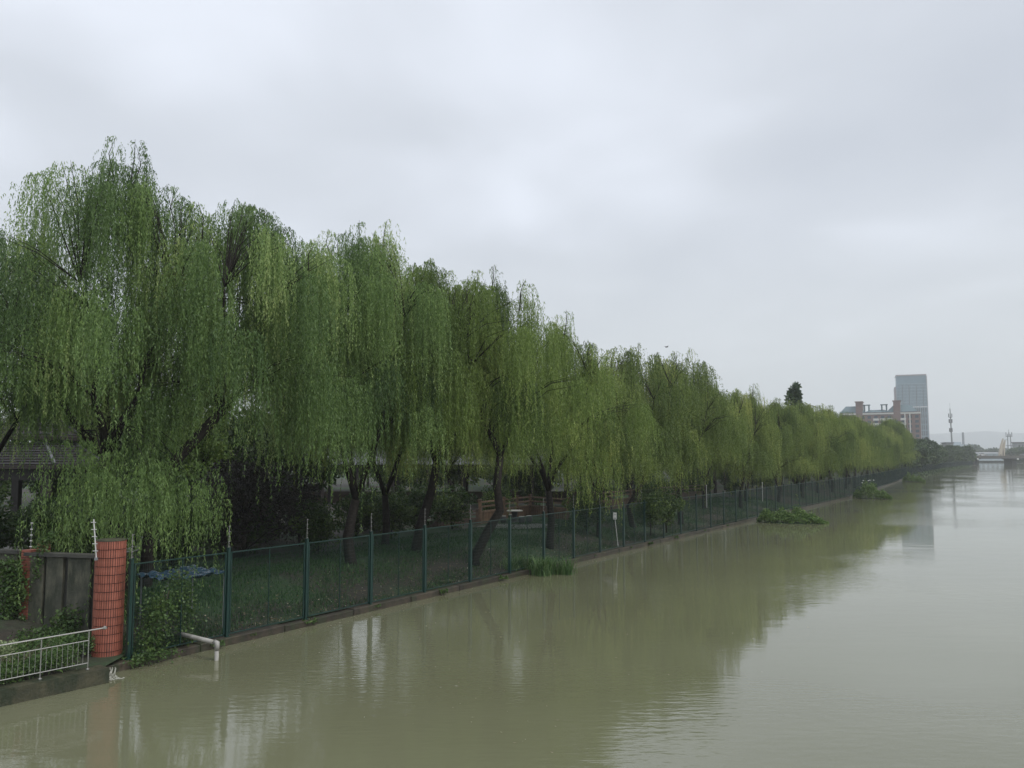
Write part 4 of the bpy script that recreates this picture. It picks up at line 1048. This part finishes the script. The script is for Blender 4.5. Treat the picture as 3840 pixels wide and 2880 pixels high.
# cars
def car(x, y, z, paint, label):
    e = empty('parked_car', (x, y, z), label=label, cat='car')
    MB().add([(-2.1, -.85, .3), (2.1, -.85, .3), (2.1, -.85, .85), (1.2, -.85, .95), (-1.8, -.85, 1.0), (-2.1, -.85, .8), (-2.1, .85, .3), (2.1, .85, .3), (2.1, .85, .85), (1.2, .85, .95), (-1.8, .85, 1.0), (-2.1, .85, .8)],
             [(0, 1, 2, 3, 4, 5), (11, 10, 9, 8, 7, 6), (0, 6, 7, 1), (1, 7, 8, 2), (2, 8, 9, 3), (3, 9, 10, 4), (4, 10, 11, 5), (5, 11, 6, 0)]).build('body', paint, e)
    MB().add([(-1.6, -.75, .98), (1.0, -.75, .95), (.4, -.65, 1.45), (-1.1, -.65, 1.47), (-1.6, .75, .98), (1.0, .75, .95), (.4, .65, 1.45), (-1.1, .65, 1.47)], [(0, 1, 2, 3), (7, 6, 5, 4), (1, 5, 6, 2), (3, 2, 6, 7), (4, 0, 3, 7)]).build('cabin', M['dark'], e)
    for sx in (-1.3, 1.3):
        for sy in (-.8, .8): MB().tube([(sx, sy - .1, .32), (sx, sy + .1, .32)], .32, 12).build('wheel', M['dark'], e)
MB().box((75, 4, 5.3), (154, 6, .3)).build('roadway', M['brg_dark'], br)
c = on(3683, 1705, BY + 3); car(c.x, BY + 3, 5.45, M['white'], 'white car crossing the bridge'); 
c = on(3738, 1705, BY + 5); car(c.x + 16, BY + 5, 5.45, M['grey'], 'grey car on the bridge beyond the sail monument')
# low far viaduct and pale sheds behind the bridge
sh = on(3700, 1693, 760); e = empty('pale_shed', (sh.x, 760, 1.2), label='long pale bluish shed on the far shore behind the bridge', cat='building')
M['pale'] = mat('pale_blue_cladding', (.36, .43, .47), .5)
MB().box((0, 0, 3.2), (26, 10, 6.4)).build('wall', M['pale'], e); MB().add([(-13.4, -5.4, 6.4), (13.4, -5.4, 6.4), (13.4, 5.4, 6.4), (-13.4, 5.4, 6.4), (-13.4, 0, 7.6), (13.4, 0, 7.6)], [(0, 1, 5, 4), (2, 3, 4, 5), (0, 4, 3), (1, 2, 5), (3, 2, 1, 0)]).build('roof', M['grey'], e)
for i in range(6): MB().box((-10.5 + i * 4.2, -5.05, 3.4), (2.2, .12, 2.0)).build('window', M['dark'], e)

# distant treeline
V, t, w = blob_data(91, 13.0, 9.0, 0.5, 50, 60, (2.6, 1.8))
ft = plant('distant_tree', (250, 790, 1.2), V, 4, t, M['camphor'], w, label='hazy dark tree in the distant line beyond the bridge', cat='tree', group='distant trees beyond the bridge')
for i in range(46):
    x = 300 + i * 11 + rr.uniform(-4, 4); y = 880 + rr.uniform(-60, 120)
    copy_thing(ft, (x * y / 880, y, 1.2), rr.uniform(0, 6), rr.uniform(.75, 1.15))
for i in range(8):
    copy_thing(ft, (on(3790 + i * 9, 1700, 620).x, 620 + rr.uniform(-8, 8), 1.0), rr.uniform(0, 6), rr.uniform(.55, .8))
for i in range(10): copy_thing(ft, (bx0 - 20 + rr.uniform(-10, 6), BY + 20 + i * 12, 1.0), rr.uniform(0, 6), rr.uniform(.6, .8))

# office tower
TY = 960
def at_far(px, Y): return on(px, 1700, Y).x
M['glass'] = mat('blue_grey_curtain_wall', (.10, .18, .225), .2, col2=(.135, .225, .275), nscale=.05)
M['tframe'] = mat('tower_pale_frame', (.28, .38, .43), .5)
M['tglass'] = mat('tower_window_glass', (.035, .06, .085), .15)
M['pink'] = mat('tower_stone_edge', (.33, .28, .29), .6)
x0, x1 = at_far(3369, TY), at_far(3487, TY); W = (x1 - x0) * .875; TH = on(3430, 1404, TY).z
tw = empty('office_tower', ((x0 + x1) / 2, TY, 0), rz=math.radians(-23), label='tall blue-grey glass office tower with a slanted top behind the flats', cat='tower')
MB().box((0, 15, (TH - 1.5) / 2), (W, 28, TH - 1.5)).build('glass_body', M['glass'], tw)
MB().box((-W / 2 - 1.0, 14, (TH - 14) / 2), (2.2, 20, TH - 14)).build('side_wing', M['pink'], tw)
MB().box((0, 15, TH - .7), (W + .6, 29, 1.4)).build('roof_parapet', M['pink'], tw)
MB().box((W / 2 + .4, 15, TH / 2 - 1), (.8, 28.6, TH - 2)).build('edge_fin', M['pink'], tw)
nm = 22
for i in range(nm + 1): MB().box((-W / 2 + W * i / nm, .8, (TH - 10) / 2), (.28, .5, TH - 12)).build('mullion', M['tframe'], tw)
for i in range(25): MB().box((0, .85, 3.6 * i + 3), (W, .28, .35)).build('spandrel', M['tframe'], tw)
for c in (.20, .42, .66, .88): MB().box((-W / 2 + W * c, .75, TH * .66), (.55, .5, TH * .44)).build('dark_strip', M['tglass'], tw)
wm_ = MB().box((0, 0, 0), (1.15, .5, 5.4)).mesh('window', M['tglass'])
for r in range(7):
    for c in range(15 if r < 6 else 6):
        link('window', wm_, tw, (W / 2 - 1.9 - c * 2.2, .42, 18 + r * 6.7))
link('white_band', MB().box((0, 0, 0), (20, .3, .8)).mesh('white_band', M['white']), tw, (W / 2 - 10, .45, 62))

# red brick flats
M['rb'] = mat('red_brown_brick', (.185, .118, .102), .75, col2=(.22, .145, .125), nscale=.2)
M['rbl'] = mat('cream_render', (.62, .60, .55), .6)
M['groof'] = mat('blue_green_roof', (.09, .14, .155), .55)
def flats(px0, px1, pyTop, Y, label, rz=0.0, tall=True):
    xa, xb = at_far(px0, Y), at_far(px1, Y); W = xb - xa; Hh = on(px0, pyTop, Y).z; W *= .96
    e = empty('apartment_block', ((xa + xb) / 2, Y, 0), rz, label=label, cat='apartment building')
    MB().box((0, 8, Hh / 2), (W, 16, Hh)).build('wall', M['rb'], e)
    MB().box((0, -.2, Hh - .9), (W + .5, .5, 1.0)).build('cornice', M['rbl'], e)
    hips = [(-.36, .16, 3.0), (.10, .16, 3.0), (.30, .14, 2.6), (-.16, .12, 2.2)]
    rf = MB()
    def hip(cx, w_, h_):
        a = cx - w_; b = cx + w_; i_ = min(w_ * .45, 4)
        rf.add([(a, -.6, Hh), (b, -.6, Hh), (b, 16.4, Hh), (a, 16.4, Hh), (a + i_, 6, Hh + h_), (b - i_, 6, Hh + h_), (b - i_, 10, Hh + h_), (a + i_, 10, Hh + h_)], [(0, 1, 5, 4), (1, 2, 6, 5), (2, 3, 7, 6), (3, 0, 4, 7), (4, 5, 6, 7)])
    hip(-W * .34, W * .16, 4.6); hip(W * .28, W * .19, 4.6); hip(-W * .03, W * .16, 1.9)
    rf.build('roof', M['groof'], e)
    for cx in (-W * .25, W * .22):
        MB().box((cx, 4, Hh + 1), (W * .085, 9, 12)).build('stair_tower', M['rb'], e); MB().box((cx, 4, Hh + 7.2), (W * .105, 10, .5)).build('stair_tower_cap', M['rb'], e)
    for cx in (-W * .16, W * .06):
        for sx in (-1, 1): MB().box((cx + sx * 1.4, 5, Hh + 2.6), (.8, 3, 4.6)).build('dormer_post', M['groof'], e)
        MB().box((cx, 5, Hh + 5.1), (4.4, 4, .5)).build('dormer_cap', M['groof'], e)
    n = 12
    wme = MB().box((0, 0, 0), (2.0, .3, 1.7)).mesh('window', M['tglass']); wme2 = MB().box((0, 0, 0), (3.4, .3, 1.4)).mesh('balcony', M['rbl'])
    for r in range(9):
        z = Hh - 3.2 - r * 3.1
        for c in range(n):
            x = -W / 2 + (c + .5) * W / n
            link('window', wme, e, (x, -.08, z))
            if c in (5, 6, 7, 9): link('balcony', wme2, e, (x, -.3, z - 1.5))
    for cx in (W * .315, W * .375): MB().box((cx, -.15, Hh / 2), (.7, .5, Hh - 2.5)).build('white_pilaster', M['rbl'], e)
    return e
flats(3158, 3447, 1546, 540, 'red-brown brick apartment block with blue-grey hipped roofs in front of the tower', math.radians(-27))
flats(2960, 3075, 1556, 620, 'mostly hidden apartment block whose grey roof shows left of the red-brown one', 0)

# mast with antennas
def mast(px, pybase, pytop, Y, label, twin=False):
    b = on(px, 1700, Y).x; top = on(px, pytop, Y).z; e = empty('antenna_mast', (b, Y, 0), label=label, cat='mast')
    if twin:
        for sx in (-1.2, 1.2): MB().tube([(sx * 1.3, 0, 0), (sx * .8, 0, top - 2)], [.5, .3], 8).build('leg', M['grey'], e)
        for z in (top - 11, top - 4): MB().lathe([(2.3, 0), (2.3, .5)], (0, 0, z), 14).build('platform', M['grey'], e)
        for k in range(6): a = k * 1.047; MB().box((2.2 * math.cos(a), 2.2 * math.sin(a), top - 2), (.4, .3, 2.8)).build('antenna_panel', M['grey'], e)
        MB().tube([(0, 0, top - 3), (0, 0, top + 1.5)], .15, 6).build('spike', M['grey'], e)
        for z in (top - 6.5, top - 14, top - 20): MB().tube([(-4.6, 0, z), (-1.1, 0, z + .1)], .12, 6).build('arm', M['grey'], e); MB().lathe([(.1, -.3), (1.0, 0), (.1, .3)], (-4.9, 0, z), 10).build('dish', M['grey'], e)
        return e
    MB().tube([(0.5, 0, 0), (0, 0, top)], [.75, .30], 10).build('pole', M['grey'], e)
    MB().tube([(0, 0, top - .5), (0, 0, top + 4)], .07, 6).build('spike', M['grey'], e)
    for (z, n, r) in ((top - 5, 6, 1.15), (top - 9, 5, 1.0), (top - 15.5, 5, .9)):
        MB().lathe([(r * .8, 0), (r * .8, .25)], (0, 0, z - 1.6), 12).build('platform', M['dark'], e)
        for k in range(n):
            a = k * 6.283 / n + z; MB().box((r * math.cos(a), r * math.sin(a), z), (.42, .3, 2.6)).build('antenna_panel', M['grey'] if k % 3 else M['dark'], e)
    return e
mast(3570, 1660, 1532, 600, 'tall grey telecom mast with stacked antennas right of the glass tower')
mast(3787, 1700, 1618, 640, 'shorter twin-legged antenna mast behind the bridge', True)
# chimney with works building
cx = at_far(3617, 900); e = empty('factory_building', (cx, 900, 0), label='hazy pale factory block with a thin chimney left of the bridge', cat='building')
MB().box((0, 10, 9), (28, 20, 18)).build('wall', M['pale'], e); MB().box((-9, 8, 19), (14, 12, 3)).build('upper_wall', M['pale'], e); MB().tube([(2, 5, 0), (2, 5, on(3617, 1621, 900).z)], [1.5, 1.0], 12).build('chimney', M['grey'], e)
for i in range(7): MB().box((-11 + i * 3.7, -.1, 13), (2, .3, 2)).build('window', M['grey'], e)
cx = at_far(3563, 560); e = empty('roof_house', (cx, 560, 0), label='small dark flat-roofed building at the foot of the telecom mast', cat='building')
MB().box((0, 3, 7), (5, 6, 14)).build('wall', M['grey'], e); MB().box((0, 3, 14.2), (5.8, 6.8, .5)).build('roof', M['dark'], e); MB().box((0, -.1, 11.5), (1.5, .2, 1.5)).build('window', M['dark'], e)
cx = at_far(3829, 700); e = empty('grey_block', (cx, 700, 0), label='narrow grey block building at the right edge beyond the bridge', cat='building')
MB().box((0, 3, 8), (6.5, 7, 16.4)).build('wall', M['grey'], e); MB().box((0, 3, 16.6), (8, 8.4, 1.0)).build('roof', M['dark'], e)
for r in range(4): MB().box((-1.4, -.6, 14 - r * 3), (1.4, .3, 1.5)).build('window', M['dark'], e); MB().box((1.4, -.6, 14 - r * 3), (1.4, .3, 1.5)).build('window', M['dark'], e)

# hills
rngh = np.random.default_rng(95); rows = []
xs = np.linspace(-1600, 5600, 120)
prof = 132 + 14 * np.sin(xs / 430) + 9 * np.sin(xs / 190 + 1) + 4 * np.sin(xs / 60 + 2)
for k, (dy, fz) in enumerate(((0, 0.0), (120, .45), (260, .85), (400, 1.0), (600, .7))):
    rows.append([Vector((x, 4200 + dy, 1.0 + p * fz + (rngh.uniform(-2, 2) if 0 < k else 0))) for x, p in zip(xs, prof)])
sheet('hills', rows, M['camphor'] if False else mat('hazed_wooded_hill', (.12, .14, .14), .9))  # hill colour paled to grey-blue, part of the distance haze painted in

# bird
bp_ = on(2500, 1302, 60); e = empty('bird', bp_, rz=.5, label='small dark bird flying above the willows', cat='bird')
m = MB(); m.tube([(-.14, 0, 0), (-.05, 0, .01), (.06, 0, .02), (.13, 0, .02)], [.01, .04, .035, .008], 8); m.build('body', M['dark'], e)
for sy in (-1, 1): MB().add([(-.05, 0, .02), (.06, 0, .02), (.03, sy * .18, .09), (-.04, sy * .32, .05), (-.07, sy * .16, .07), (-.05, 0, .035), (.06, 0, .035), (.03, sy * .18, .1)], [(0, 1, 2, 4), (4, 2, 3), (5, 6, 7, 4)]).build('wing', M['dark'], e)

# ------------------------------------------------------------------ air
hz = MB().box((2000, 2250, 109), (7600, 5900, 220))
hm = bpy.data.materials.new('thin_haze'); hm.use_nodes = True; n = hm.node_tree.nodes; n.remove(n['Principled BSDF'])
pv_ = n.new('ShaderNodeVolumePrincipled'); pv_.inputs['Color'].default_value = (.95, .98, 1.0, 1); pv_.inputs['Density'].default_value = 0.00036
pv_.inputs['Anisotropy'].default_value = 0.1
hm.node_tree.links.new(pv_.outputs[0], n['Material Output'].inputs['Volume'])
hz.build('haze', hm, kind='stuff')
